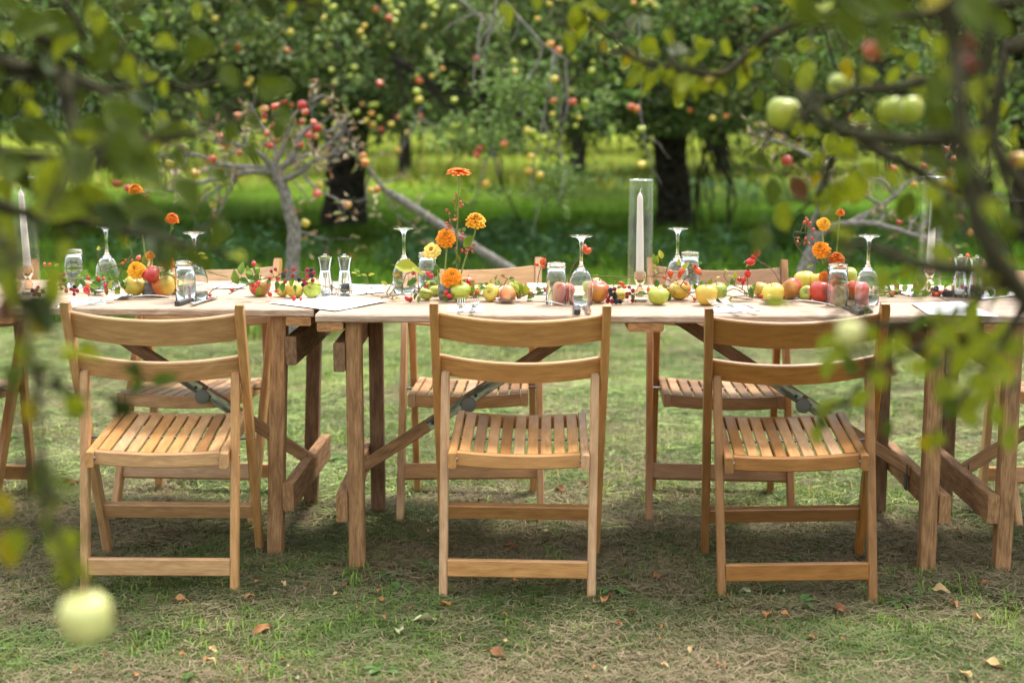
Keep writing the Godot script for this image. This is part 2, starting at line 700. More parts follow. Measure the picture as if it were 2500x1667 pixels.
func grass_tint(mode: int, x: float, z: float) -> Color:      # alpha: how likely a tuft grows there
	if mode == 0:
		var g := patch(x, z, 150.0, 15.0) * 1.5 + patch(x, z, 45.0, 90.0) * -1.0
		var v := 0.85 + patch(x, z, 90.0, 33.0) * 0.6
		return Color(v, v, v, clampf(0.62 + g * 1.6, 0.12, 1.0))
	if mode == 5:
		var v := 1.15 + rnd(-0.25, 0.3)
		return Color(v, v * 1.15, v * 0.9, clampf((patch(x, z, 130.0, 15.0) * 1.3 + patch(x, z, 40.0, 200.0)) * 3.0 - 0.1, 0.0, 1.0))
	if mode == 4:
		var v := 0.9 + rnd(-0.2, 0.25)
		return Color(v, v, v, 0.75)
	if mode == 1:
		var g := patch(x, z, 45.0, 90.0) * 1.5 + patch(x, z, 160.0, 5.0) * 1.0 + 0.08 - 0.05 + smoothstep(3.7, 3.0, -z) * 0.2 - smoothstep(3.6, 4.0, -z) * 0.12
		var v := 0.85 + rnd(-0.2, 0.25)
		return Color(v, v, v, clampf(0.5 + g * 1.6, 0.08, 1.0))
	if mode == 2:
		var v := 1.0 + rnd(-0.2, 0.25)
		return Color(v, v, v, clampf(0.6 + patch(x, z, 50.0, 70.0) * 1.8, 0.12, 1.0) * smoothstep(4.3, 5.4, -z))
	var v := 0.8 + patch(x, z, 14.0, 33.0) * 0.9
	var far := smoothstep(17, 27, -z)
	return Color(v * lerpf(1.3, 1.8, far), v * lerpf(1.75, 1.7, far), v * lerpf(0.8, 0.85, far), clampf(0.6 + patch(x, z, 20.0, 15.0) * 1.2, 0.15, 1.0))


func make_grass() -> void:
	var mats := [litter(22, 0.055, 0.04, Color(0.09, 0.15, 0.035), Color(0.175, 0.225, 0.08)), litter(22, 0.05, 0.04, Color(0.10, 0.125, 0.045), Color(0.30, 0.24, 0.145)), litter(20, 0.045, 0.04, Color(0.36, 0.27, 0.17), Color(0.24, 0.18, 0.105))]
	scatter("grass", "matted green blades of the mown lawn under and before the tables", mats[0], M.grass, 2.4, 10.5, 0.40, 46000, 0.7, 1.3, 0)
	scatter("grass", "mixed green and straw blades matted in the mown lawn", mats[1], M.grass, 2.4, 10.5, 0.40, 36000, 0.7, 1.3, 4)
	scatter("grass", "dry tan blades matted in worn patches of the lawn", mats[2], M.grass, 2.4, 8.5, 0.40, 34000, 0.7, 1.3, 1)
	for k in 3:
		scatter("grass", ["shortest mown grass blades standing in the lawn", "middling mown grass blades standing in the lawn", "tallest mown grass blades standing in the lawn"][k], tuft(12, 0.026 + 0.009 * k, 0.03, 1.1, 0.0011, 0.12), M.grass, 2.4, 7.5, 0.40, 13000, 0.7, 1.3, 0)
	scatter("grass", "bright green tufts regrowing behind the tables", tuft(14, 0.055, 0.035, 0.9, 0.0016, 0.05), M.grass, 4.6, 11.0, 0.40, 26000, 0.7, 1.4, 5)
	scatter("grass", "brighter green tufts in the nearer lawn", tuft(14, 0.045, 0.03, 0.85, 0.0012, 0.08), M.grass, 2.4, 4.6, 0.40, 1200, 0.7, 1.4, 5)
	scatter("grass", "tufts of standing dry grass in the worn lawn patches", tuft(12, 0.04, 0.03, 1.05, 0.0009, 0.9), M.grass, 2.4, 6.0, 0.40, 9000, 0.7, 1.3, 1)
	scatter("grass_clippings", "fresh pale green clippings raked behind the tables", litter(16, 0.06, 0.045, Color(0.54, 0.54, 0.25), Color(0.33, 0.43, 0.13)), M.grass, 4.4, 11.0, 0.40, 42000, 0.8, 1.5, 2)
	for k in 2:
		scatter("grass", "longer green orchard grass around the background trunks", tuft(16, 0.10 + k * 0.05, 0.07, 0.7, 0.0032, 0.06), M.grass, 9.0, 24.0, 0.45, 26000, 0.7, 1.4, 3)
	scatter("grass", "bright meadow grass far behind the trees", tuft(16, 0.2, 0.2, 0.7, 0.009, 0.05), M.grass, 24.0, 75.0, 0.5, 26000, 0.7, 1.5, 3)
	# leafy weeds in clumps behind the table
	var weed := MB.new()
	for i in 14:
		var up := rnd(0.04, 0.26)
		var b := Basis(Vector3.UP, rnd(0, TAU)) * Basis(Vector3.BACK, rnd(-0.2, 0.7))
		weed.leaf(Transform3D(b, Vector3(rnd(-0.05, 0.05), up, rnd(-0.05, 0.05))), rnd(0.05, 0.09), rnd(0.03, 0.05), 0.2, 0.4, Color(0.07, 0.15, 0.06), Color(0.10, 0.20, 0.08), 4)
	for i in 3:
		var q := Vector3(rnd(-0.03, 0.03), 0.0, rnd(-0.03, 0.03))
		weed.tube(PackedVector3Array([q, q + Vector3(rnd(-0.03, 0.03), 0.25, rnd(-0.03, 0.03))]), PackedFloat32Array([0.003, 0.002]), 3, Color(0.1, 0.14, 0.04))
	var wm := weed.mesh()
	var k2 := 0
	for w in [[1250, 640, 1.3, 170], [1180, 610, 0.6, 40], [1880, 640, 1.2, 110], [500, 640, 1.2, 110], [1840, 480, 2.2, 120], [2080, 600, 1.2, 60]]:
		var c := on_plane(w[0], w[1], 0.0)
		var places := []
		var cols := PackedColorArray()
		for i in w[3]:
			var a := rnd(0, TAU)
			var r: float = w[2] * sqrt(rng.randf()) * 0.8
			var p := c + Vector3(cos(a) * r * 1.2, 0, sin(a) * r * 1.4)
			p.y = ground_height(p.x, p.z)
			places.append(Transform3D(Basis(Vector3.UP, rnd(0, TAU)) * Basis.from_scale(Vector3.ONE * rnd(0.5, 1.1)), p))
			var v := rnd(0.75, 1.25)
			cols.append(Color(v, v, v))
		tag(mass("weed_patch", wm, M.leaf, places, cols), ["nettle-like weed patch behind the middle chair and orange flowers", "small weed clump left of the leaning pole's foot", "weed patch behind the tumbler right of the tall candle", "weed patch behind the left small apple tree", "weeds round the foot of a far trunk right of centre", "weed clump behind the right apple pile"][k2], "weeds", "", "stuff")
		k2 += 1
	# long grass round the foot of the small apple tree
	var places2 := []
	var cols2 := PackedColorArray()
	var foot := on_plane(707, 815, 0.0)
	for i in 130:
		var p := foot + Vector3(rnd(-0.45, 0.45), 0, rnd(-0.35, 0.35)) * sqrt(rng.randf())
		places2.append(Transform3D(Basis(Vector3.UP, rnd(0, TAU)) * Basis.from_scale(Vector3.ONE * rnd(0.7, 1.4)), p))
		cols2.append(Color(0.95, 1.1, 0.9))
	tag(mass("grass", tuft(12, 0.17, 0.04, 0.5, 0.003, 0.05), M.grass, places2, cols2), "uncut tall grass tufts round the foot of the left small apple tree", "grass", "", "stuff")


# ---------------------------------------------------------------- folding chairs
func post_pts(a: Vector3, b: Vector3, round_len: float) -> Array:
	var pts := PackedVector3Array([a, a.lerp(b, 0.5)])
	var sc := PackedFloat32Array([1.0, 1.0])
	var l := a.distance_to(b)
	for k in 6:
		var t := 1.0 - (1.0 - sin(PI / 2.0 * k / 5.0)) * round_len / l
		pts.append(a.lerp(b, t))
		sc.append(sqrt(maxf(0.02, 1.0 - pow(sin(PI / 2.0 * k / 5.0), 2.0))))
	return [pts, sc]


func make_lawn_details() -> void:
	var places := []
	var cols := PackedColorArray()
	for child in get_children():
		if not String(child.name).begins_with("folding_chair") and not String(child.name).begins_with("trestle_table"):
			continue
		for part in child.get_children():
			if not String(part.name).begins_with("leg") and not String(part.name).begins_with("post"):
				continue
			var box: AABB = part.mesh.get_aabb()
			var back: bool = String(part.name).begins_with("post")
			var foot: Vector3 = child.transform * Vector3(box.get_center().x, 0, box.position.z if back else box.position.z + minf(box.size.z, 0.04) * 0.5)
			if String(part.name).begins_with("leg") and String(child.name).begins_with("folding_chair"):
				foot = child.transform * Vector3(box.get_center().x, 0, 0)
			for i in 9:
				var an := rnd(0, TAU)
				var p := foot + Vector3(cos(an), 0, sin(an)) * rnd(0.012, 0.05)
				p.y = ground_height(p.x, p.z)
				places.append(Transform3D(Basis(Vector3.UP, rnd(0, TAU)) * Basis.from_scale(Vector3.ONE * rnd(0.7, 1.3)), p))
				var v := rnd(0.7, 1.1)
				cols.append(Color(v, v, v))
	tag(mass("grass", tuft(9, 0.045, 0.012, 0.7, 0.0011, 0.3), M.grass, places, cols), "unmown grass blades left round the chair and table feet", "grass", "", "stuff")
	var weed := MB.new()
	for i in 7:
		var bs := Basis(Vector3.UP, TAU * i / 7.0 + rnd(-0.3, 0.3)) * Basis(Vector3.BACK, rnd(0.1, 0.5))
		weed.leaf(Transform3D(bs, Vector3(0, 0.006, 0)), rnd(0.03, 0.06), rnd(0.014, 0.024), 0.2, 0.5, Color(0.07, 0.13, 0.035), Color(0.11, 0.18, 0.05), 5, 0.08)
	places = []
	cols = PackedColorArray()
	for i in 420:
		var dd := sqrt(lerpf(6.0, 90.0, rng.randf()))
		var x := rnd(-1, 1) * dd * 0.42
		if patch(x, -dd, 90.0, 300.0) < 0.08:
			continue
		places.append(Transform3D(Basis(Vector3.UP, rnd(0, TAU)) * Basis.from_scale(Vector3.ONE * rnd(0.45, 1.1)), Vector3(x, ground_height(x, -dd), -dd)))
		var v := rnd(0.8, 1.4)
		cols.append(Color(v, v, v))
	tag(mass("lawn_weeds", weed.mesh(), M.leaf, places, cols), "flat rosettes of broad-leaved weeds scattered in the mown grass", "weeds", "", "stuff")


func chair_wood(tone: int) -> Material:
	return M.chair[(tone + (3 if rng.randf() < 0.4 else 0)) % 6]


func make_chair(label: String, at: Vector3, turn: float, roll: float, tone: int, group: String) -> void:
	var o := thing("folding_chair", label, "chair", at, turn, group)
	o.rotation.z = deg_to_rad(roll)
	var up_a := Vector3(0, 0.792, 0.442).normalized()      # along the long posts
	var back_a := Vector3(0, -up_a.z, up_a.y)             # square to them, towards the back
	for s in [-1.0, 1.0]:
		var mb := MB.new()
		var q := post_pts(Vector3(s * 0.224, -0.016, -0.401), Vector3(s * 0.224, 0.795, 0.0515), 0.02)
		mb.beam(q[0], Vector3(0, 0, 1), 0.041, 0.0225, 0.003, noff(), q[1])
		obj("post", mb.mesh(), chair_wood(tone), o)
		mb = MB.new()
		q = post_pts(Vector3(s * 0.2, -0.016, 0.001), Vector3(s * 0.2, 0.6, -0.052), 0.017)
		mb.beam(q[0], Vector3(0, 0, 1), 0.034, 0.0225, 0.003, noff(), q[1])
		obj("leg", mb.mesh(), chair_wood(tone), o)
		# seat rail
		mb = MB.new()
		mb.box(Vector3(s * 0.1765, 0.372, 0.03), Vector3(s * 0.1765, 0.397, -0.42), Vector3(0, 1, 0), 0.041, 0.0225, 0.003, noff())
		obj("seat_rail", mb.mesh(), chair_wood(tone), o)
		mb = MB.new()
		mb.ball(Vector3(s * 0.1645, 0.374, 0.018), 0.006, 8, Color.WHITE, Vector3(0.5, 1, 1))
		obj("bolt", mb.mesh(), M.rod, o)
	for k in 2:
		var mb := MB.new()
		var cy: float = [0.7311, 0.6168][k]
		var cd: float = [-0.0166, 0.0473][k]
		var pts := PackedVector3Array()
		for i in 13:
			var x := lerpf(-0.2125, 0.2125, i / 12.0)
			pts.append(Vector3(x, cy, -cd) + back_a * (0.034 * (1.0 - pow(x / 0.2125, 2.0)) - 0.004))
		mb.beam(pts, up_a, [0.083, 0.066][k], 0.0125, 0.003, noff())
		obj(["top_slat", "back_slat"][k], mb.mesh(), M.chair[tone], o)
	var mb2 := MB.new()
	mb2.box(Vector3(-0.2125, 0.144, -0.311), Vector3(0.2125, 0.144, -0.311), up_a, 0.052, 0.019, 0.003, noff())
	obj("stretcher", mb2.mesh(), chair_wood(tone), o)
	mb2 = MB.new()
	mb2.box(Vector3(-0.1885, 0.0713, 0.001), Vector3(0.1885, 0.0713, 0.001), Vector3.UP, 0.0473, 0.019, 0.003, noff())
	obj("stretcher", mb2.mesh(), chair_wood(tone), o)
	# cross rails of the seat, dished
	for k in 2:
		var mb := MB.new()
		var zz: float = [0.004, -0.406][k]
		var yy: float = [0.3745, 0.396][k]
		var pts := PackedVector3Array()
		for i in 9:
			var x := lerpf(-0.165, 0.165, i / 8.0)
			pts.append(Vector3(x, yy - 0.008 * (1.0 - pow(x / 0.165, 2.0)), zz))
		mb.beam(pts, Vector3.UP, 0.038, 0.02, 0.003, noff())
		obj("seat_crossrail", mb.mesh(), M.chair[tone], o)
	for k in 9:
		var x := lerpf(-0.1455, 0.1455, k / 8.0)
		var dip := 0.009 * (1.0 - pow(x / 0.165, 2.0))
		var slope := -2.0 * 0.009 * x / (0.165 * 0.165) * -1.0
		var mb := MB.new()
		mb.box(Vector3(x, 0.3895 - dip, -0.007), Vector3(x, 0.411 - dip, -0.3955), Vector3(1, slope, 0), 0.0292, 0.011, 0.002, noff())
		obj("seat_slat", mb.mesh(), M.chair[(tone + rng.randi_range(0, 5) * (1 if rng.randf() < 0.55 else 0)) % 6], o)
	for r in [[0.212, 0.372, -0.033], [0.236, 0.39, -0.172]]:
		var mb := MB.new()
		mb.tube(PackedVector3Array([Vector3(-r[0], r[1], r[2]), Vector3(r[0], r[1], r[2])]), PackedFloat32Array([0.0042, 0.0042]), 8)
		obj("rod", mb.mesh(), M.rod, o)


func make_chairs() -> void:
	var f := "folding chairs on the near side of the table"
	var b := "folding chairs on the far side of the table"
	make_chair("left near folding chair, its back to the camera, one wide gap between seat slats", Vector3(-0.955, 0, -3.861), deg_to_rad(2.99), -1.25, 0, f)
	make_chair("middle near folding chair, its back to the camera, below two forks", Vector3(0.014, 0, -3.844), deg_to_rad(-1.35), -0.63, 2, f)
	make_chair("right near folding chair, orange-brown lower stretcher, by the blurred leaves", Vector3(0.765, 0, -3.817), deg_to_rad(-4.15), 2.1, 4, f)
	make_chair("far folding chair facing the camera, seen through the left near chair", Vector3(-1.018, 0, -4.952), PI + deg_to_rad(-4.4), 0.0, 0, b)
	make_chair("far folding chair facing the camera, seen through the middle near chair", Vector3(-0.126, 0, -4.95), PI + deg_to_rad(-0.9), -0.7, 3, b)
	make_chair("far folding chair left of the right near chair, facing the camera", Vector3(0.682, 0, -4.927), PI + deg_to_rad(-3.5), 0.5, 1, b)
	make_chair("far folding chair cut off by the left edge of the photo", Vector3(-1.835, 0, -4.93), PI + deg_to_rad(-5.0), 0.0, 1, b)
	make_chair("far folding chair at the right edge of the photo, behind the table legs", Vector3(1.8, 0, -4.9), PI + deg_to_rad(2.0), 0.0, 0, b)


# ---------------------------------------------------------------- trestle tables
func make_table(label: String, at: Vector3, turn: float, length: float, depths: Array, ends: Array, lean: float, tone: int) -> void:
	# local axes: x along the table, z = 0 at its near edge, -z towards the far edge
	var o := thing("trestle_table", label, "table", at, turn, "trestle tables set end to end")
	var h := length / 2.0
	var z := 0.0
	for d in depths:
		var mb := MB.new()
		var e0 := rnd(-0.006, 0.004)
		var y: float = TOP - 0.011 - (0.0 if z == 0.0 else rnd(0.0, 0.0015))
		var pts := PackedVector3Array()
		for i in 5:
			pts.append(Vector3(lerpf(-h + e0, h + rnd(-0.004, 0.004) if i == 4 else h, i / 4.0), y + rnd(-0.0006, 0.0006), z - d / 2.0))
		mb.beam(pts, Vector3(0, 0, 1), d - 0.0055, 0.022, 0.004, noff())
		obj("board", mb.mesh(), M.top[(tone + rng.randi_range(0, 3)) % 4], o)
		z -= d
	var back := -z
	var under := TOP - 0.0225
	# battens across the underside
	var mb2 := MB.new()
	mb2.box(Vector3(0, under - 0.0125, -0.006), Vector3(0, under - 0.0125, -back + 0.02), Vector3.RIGHT, 0.1, 0.0245, 0.006, noff())
	obj("batten", mb2.mesh(), M.trestle[2], o)
	for s in ends:
		var bt := MB.new()
		bt.box(Vector3(s * (h - 0.041), under - 0.0125, -0.004), Vector3(s * (h - 0.041), under - 0.0125, -back + 0.02), Vector3.RIGHT, 0.072, 0.0245, 0.003, noff())
		obj("batten", bt.mesh(), M.trestle[2], o)
		var lx: float = s * (h - 0.102)
		var z_near := -0.047
		var z_far := -back + 0.085
		for zz in [z_near, z_far]:
			var mb := MB.new()
			mb.box(Vector3(lx - s * lean, -0.012, zz), Vector3(lx, under - 0.001, zz), Vector3.RIGHT, 0.0445, 0.044, 0.003, noff())
			obj("leg", mb.mesh(), M.trestle[0 if zz == z_near else 1], o)
		# rails on the outer faces of the legs
		for k in 2:
			var mb := MB.new()
			var y: float = [0.612, 0.182][k]
			var rx: float = lx + s * (0.0225 + 0.0165) - s * lean * (1.0 - y / 0.7)
			mb.box(Vector3(rx, y, -0.018), Vector3(rx, y + 0.004, z_far - 0.04), Vector3.UP, 0.082, 0.032, 0.003, noff())
			obj("rail", mb.mesh(), M.trestle[[1, 0][k]], o)
		# folding brace with its hinge plates
		var zm := -back * 0.5
		var b0 := Vector3(lx + s * 0.035, 0.205, zm)
		var b1 := Vector3(s * 0.115, under - 0.03, zm)
		var dir := (b1 - b0).normalized()
		var side := Vector3(0, 0, 1).cross(dir).normalized()
		var mid := b0.lerp(b1, 0.46)
		for k in 2:
			var mb := MB.new()
			mb.box(b0 if k == 0 else mid + dir * 0.002, mid - dir * 0.002 if k == 0 else b1, side, 0.036, 0.024, 0.003, noff())
			obj("brace", mb.mesh(), M.trestle[k], o)
			mb = MB.new()
			var c := mid + dir * (0.085 if k else -0.07)
			mb.box(c - dir * 0.07 + Vector3(0, 0, 0.0145), c + dir * 0.07 + Vector3(0, 0, 0.0145), side, 0.032, 0.003, 0.001)
			var hp := obj("hinge_plate", mb.mesh(), M.old_steel, o)
			mb = MB.new()
			for q in [-0.052, 0.052]:
				mb.ball(c + dir * q + Vector3(0, 0, 0.0165), 0.0055, 8, Color.WHITE, Vector3(1, 1, 0.4))
			obj("screw", mb.mesh(), M.iron, hp)
		var disc := MB.new()
		disc.lathe(PackedVector2Array([Vector2(0.0001, -0.004), Vector2(0.021, -0.004), Vector2(0.023, -0.002), Vector2(0.023, 0.002), Vector2(0.021, 0.004), Vector2(0.0001, 0.004)]), 20, Transform3D(Basis(Vector3.RIGHT, PI / 2), mid - side * s * -0.012 + Vector3(0, 0, 0.021)))
		obj("hinge_joint", disc.mesh(), M.hinge, o)
		var strap := MB.new()
		strap.box(Vector3(b0.x + s * -0.021, 0.232, zm), Vector3(b0.x + s * -0.021, 0.15, zm), Vector3(0, 0, 1), 0.03, 0.003, 0.001)
		obj("strap", strap.mesh(), M.iron, o)


func make_tables() -> void:
	make_table("middle trestle table of weathered planks behind the middle and right near chairs", Vector3(0.3687, 0, -4.027), deg_to_rad(-0.643), 1.826, [0.148, 0.152, 0.15, 0.14, 0.135], [-1.0, 1.0], 0.0, 0)
	make_table("left trestle table behind the left near chair, cut off by the left edge", Vector3(-1.478, 0, -4.19), deg_to_rad(-2.6), 1.826, [0.235, 0.24, 0.235], [-1.0, 1.0], 0.03, 2)
	make_table("right trestle table with one end in view at the right edge", Vector3(2.205, 0, -4.01), deg_to_rad(-0.6), 1.826, [0.15, 0.2, 0.19, 0.185], [-1.0, 1.0], 0.0, 1)


# ---------------------------------------------------------------- trees
func grow(mb: MB, p: Vector3, dir: Vector3, length: float, r: float, depth: int, droop: float, tips: Array, kids := 3) -> void:
	var pts := PackedVector3Array([p])
	var d := dir.normalized()
	var segs := 4
	var q := p
	for i in segs:
		d = (d + rvec() * 0.5 + Vector3.DOWN * droop * 0.25).normalized()
		q += d * length / segs
		pts.append(q)
	mb.tube(pts, taper(pts.size(), r, r * 0.5), 5 if r > 0.004 else 4, Color(0.92, 0.9, 0.86).lerp(Color(1.05, 1.0, 0.92), rng.randf()), 0.12, rnd(0, 9))
	tips.append([q, d])
	if depth <= 0:
		return
	for k in kids:
		var i := rng.randi_range(1, segs)
		var side := (d + rvec() * 0.9).normalized()
		grow(mb, pts[i], side, length * rnd(0.35, 0.7), r * 0.55, depth - 1, droop, tips, kids)


func leaf_cluster(leaves: int, size: float, reach: float, c0: Color, c1: Color) -> ArrayMesh:
	var mb := MB.new()
	for i in leaves:
		var t := rng.randf()
		var p := Vector3(t * reach, -t * t * reach * 0.4, 0) + rvec() * reach * 0.12
		var b := Basis.from_euler(Vector3(rnd(-0.9, 0.9), rnd(-PI, PI), rnd(-1.3, 0.5)))
		var c := c0.lerp(c1, rng.randf())
		if rng.randf() < 0.05:
			c = Color(0.22, 0.20, 0.04)
		mb.leaf(Transform3D(b, p), size * rnd(0.7, 1.2), size * rnd(0.42, 0.6), 0.22, 0.35, c, c * 0.9, 3, 0.0, 0.02)
	mb.tube(PackedVector3Array([Vector3.ZERO, Vector3(reach * 0.5, -reach * 0.1, 0), Vector3(reach, -reach * 0.4, 0)]), PackedFloat32Array([0.004, 0.003, 0.0015]), 3, Color(0.10, 0.085, 0.06))
	return mb.mesh()


func apple_mesh(seed_: float, ground_c: Color, blush: Color, amount: float, squat: float, rows := 12, segs := 18) -> ArrayMesh:   # radius 1, resting on y = 0
	var prof := PackedVector2Array()
	for i in rows + 1:
		var t := PI * i / rows
		var r := pow(sin(t), 0.82) if i > 0 and i < rows else 0.0
		var y := -cos(t) * squat
		var dimple := exp(-pow(r / 0.36, 2.0))
		if y > 0.0:
			y -= 0.36 * dimple * squat
			r *= 1.03
		else:
			y += 0.2 * dimple * squat
			r *= 0.94
		prof.append(Vector2(r, y))
	var mb := MB.new()
	mb.lathe(prof, segs)
	var side := Vector3(cos(seed_ * 3.1), 0.35, sin(seed_ * 3.1)).normalized()
	for i in mb.v.size():
		var p := mb.v[i]
		var an := atan2(p.z, p.x)
		var lump := 1.0 + 0.045 * sin(an * 5.0 + seed_) * (0.4 + absf(p.y)) + 0.03 * sin(an * 2.0 + seed_ * 2.7)
		var f := (p.normalized().dot(side) * 0.5 + 0.5 - (1.0 - amount)) * 2.2
		f += noise.get_noise_3d(p.x * 70.0 + seed_ * 50.0, p.y * 14.0, p.z * 70.0) * 0.9 + sin(an * 17.0 + seed_) * 0.06
		var col := ground_c.lerp(blush, clampf(f, 0.0, 1.0))
		var hub := exp(-pow(Vector2(p.x, p.z).length() / 0.2, 2.0))
		col = col.lerp(Color(0.22, 0.2, 0.06), hub * 0.6)
		col *= 1.0 + noise.get_noise_3d(p.x * 160.0, p.y * 160.0 + seed_ * 30.0, p.z * 160.0) * 0.25
		mb.c[i] = Color(col.r, col.g, col.b)
		mb.v[i] = Vector3(p.x * lump, p.y, p.z * lump) + Vector3(0, squat * 0.93, 0)
	# stalk and the dry flower remains at the other end
	mb.tube(PackedVector3Array([Vector3(0, squat * 1.5, 0), Vector3(0.03, squat * 1.8, 0.02), Vector3(0.1, squat * 2.12, 0.03)]), PackedFloat32Array([0.035, 0.03, 0.045]), 5, Color(0.10, 0.06, 0.03))
	mb.ball(Vector3(0, 0.17 * squat, 0), 0.1, 5, Color(0.08, 0.06, 0.03))
	return mb.mesh()


func make_apples() -> void:
	# kinds: 0 green-yellow, 1 yellow, 2 yellow with orange blush, 3 orange red, 4 red, 5 green with red cheek, 6 pink orange
	M.apples = []
	var kinds := [[Color(0.36, 0.40, 0.045), Color(0.46, 0.38, 0.06), 0.3], [Color(0.58, 0.44, 0.06), Color(0.60, 0.36, 0.06), 0.35], [Color(0.56, 0.36, 0.045), Color(0.52, 0.13, 0.03), 0.5], [Color(0.54, 0.22, 0.035), Color(0.44, 0.04, 0.018), 0.85], [Color(0.44, 0.07, 0.03), Color(0.40, 0.018, 0.014), 0.85], [Color(0.27, 0.31, 0.035), Color(0.42, 0.06, 0.025), 0.45], [Color(0.58, 0.25, 0.08), Color(0.52, 0.095, 0.05), 0.8], [Color(0.60, 0.57, 0.20), Color(0.64, 0.55, 0.22), 0.3]]
	for k in kinds.size():
		var q = kinds[k]
		M.apples.append([])
		for j in 3:
			M.apples[k].append(apple_mesh(k * 3.7 + j * 1.9, q[0], q[1], q[2], [0.9, 0.95, 0.85][j]))
	M.small_apples = []
	for k in [0, 1, 2, 3, 6]:
		var q = kinds[k]
		M.small_apples.append(apple_mesh(k * 2.0 + 0.6, q[0], q[1], q[2], 0.86, 8, 10))


func hang_apple(parent: Node3D, p: Vector3, r: float, mesh: Mesh) -> void:      # hangs by its stalk from p
	obj("apple", mesh, M.apple, parent, Transform3D(Basis.from_euler(Vector3(rnd(-0.5, 0.5), rnd(-PI, PI), rnd(-0.5, 0.5))) * Basis.from_scale(Vector3.ONE * r), p - Vector3(0, r * 0.85, 0)))


func orchard_tree(label: String, base: Vector3, trunk_r: float, fork: float, spread: float, low: float, high: float, clusters: int, size: float, apples: int, clump: Array, lean := Vector3.ZERO, front := 0.5) -> Node3D:
	var o := thing("orchard_tree", label, "tree", base, 0.0, "old orchard trees beyond the table")
	var mb := MB.new()
	var top := Vector3(lean.x, fork, lean.z)
	var pts := smooth_path([Vector3(0, -0.1, 0), Vector3(lean.x * 0.2, fork * 0.33, 0.02), Vector3(lean.x * 0.6 + rnd(-0.04, 0.04), fork * 0.66, 0.0), top], 4)
	var rad := PackedFloat32Array()
	for i in pts.size():
		var t := float(i) / (pts.size() - 1)
		rad.append(trunk_r * (1.0 + 0.35 * pow(1.0 - t, 4.0) + 0.25 * pow(t, 4.0) - 0.08 * t))
	mb.tube(pts, rad, 14, Color.WHITE, 0.045, rnd(0, 9))
	obj("trunk", mb.mesh(), M.bark, o)
	mb = MB.new()
	var tips := []
	for k in 8:
		var an := TAU * k / 8.0 + rnd(-0.3, 0.3)
		var out := Vector3(cos(an), 0, sin(an))
		var mid := top + out * spread * 0.3 + Vector3.UP * (high - fork) * rnd(0.2, 0.45)
		var tip := top + out * spread * rnd(0.7, 0.95) + Vector3.UP * (high - fork) * rnd(0.0, 0.5)
		var lp := smooth_path([top - Vector3(0, 0.15, 0), mid, top.lerp(tip, 0.75) + Vector3.UP * 0.3, tip], 4)
		mb.tube(lp, taper(lp.size(), trunk_r * 0.42, trunk_r * 0.08), 7, Color.WHITE, 0.08, rnd(0, 9))
		for j in 5:
			grow(mb, lp[rng.randi_range(4, lp.size() - 1)], out + rvec() * 0.8 + Vector3.DOWN * 0.3, spread * 0.3, trunk_r * 0.1, 1, 0.5, tips, 2)
	obj("limbs", mb.mesh(), M.bark, o)
	# the crown: leafy twigs through a flattened dome with ragged underside and gaps
	var sets := [[], []]
	var tints := [PackedColorArray(), PackedColorArray()]
	var made := 0
	var tries := 0
	while made < clusters and tries < clusters * 8:
		tries += 1
		var an := rnd(0, TAU)
		var rr := sqrt(rng.randf())
		var p := Vector3(cos(an) * rr * spread, 0, sin(an) * rr * spread)
		var edge := sqrt(maxf(0.0, 1.0 - rr * rr))
		var under := low + (noise.get_noise_2d((base.x + p.x) * 55.0, (base.z + p.z) * 55.0) * 1.1 + 0.15) * 0.9 + (1.0 - rr) * 0.35
		var over := lerpf(low + 0.5, high, edge)
		var f := pow(rng.randf(), 1.0 + front)      # more twigs low, where one sees them
		p.y = lerpf(under, maxf(over, under + 0.3), f)
		if noise.get_noise_3d((base.x + p.x) * 75.0, p.y * 90.0, (base.z + p.z) * 75.0) < -0.12:
			continue
		var which := rng.randi_range(0, 1)
		var out := atan2(-p.z, p.x) + rnd(-1.2, 1.2)
		var b := Basis(Vector3.UP, out) * Basis(Vector3.BACK, rnd(-0.9, 0.5)) * Basis(Vector3.RIGHT, rnd(-PI, PI))
		sets[which].append(Transform3D(b * Basis.from_scale(Vector3.ONE * size * rnd(0.75, 1.25)), p))
		var v := 0.8 + noise.get_noise_3d((base.x + p.x) * 40.0, p.y * 40.0, (base.z + p.z) * 40.0) * 0.9 + rnd(-0.1, 0.15)
		var warm := rnd(0.9, 1.25)
		tints[which].append(Color(v * warm, v, v * rnd(0.75, 1.1)))
		made += 1
	for w in 2:
		mass("crown", clump[w], M.crown, sets[w], tints[w], o)
	for k in apples:
		var an := rnd(0.0, PI)      # the side towards the table
		var rr := sqrt(rnd(0.2, 1.0))
		var p := Vector3(cos(an) * rr * spread, rnd(low + 0.1, low + 1.5), sin(an) * rr * spread)
		hang_apple(o, p, rnd(0.024, 0.034), M.small_apples[[0, 0, 0, 1, 1, 2, 3, 4][rng.randi_range(0, 7)]])
	return o


func hanging(o: Node3D, spots: Array, depth: float, r0: float, r1: float, tone: Color) -> void:
	var pts := []
	for s in spots:
		pts.append(P(s[0], s[1], depth + rnd(-0.1, 0.1)) - o.position)
	var path := smooth_path(pts, 4)
	var mb := MB.new()
	mb.tube(path, taper(path.size(), r0 * 0.62, r1 * 0.5), 6, tone * 0.75, 0.2, rnd(0, 9))
	var tips := []
	for k in 4:
		grow(mb, path[rng.randi_range(2, path.size() - 1)], Vector3.DOWN + rvec() * 0.8, 0.25, r1 * 0.8, 0, 0.4, tips)
	obj("hanging_branch", mb.mesh(), M.bark_grey, o)


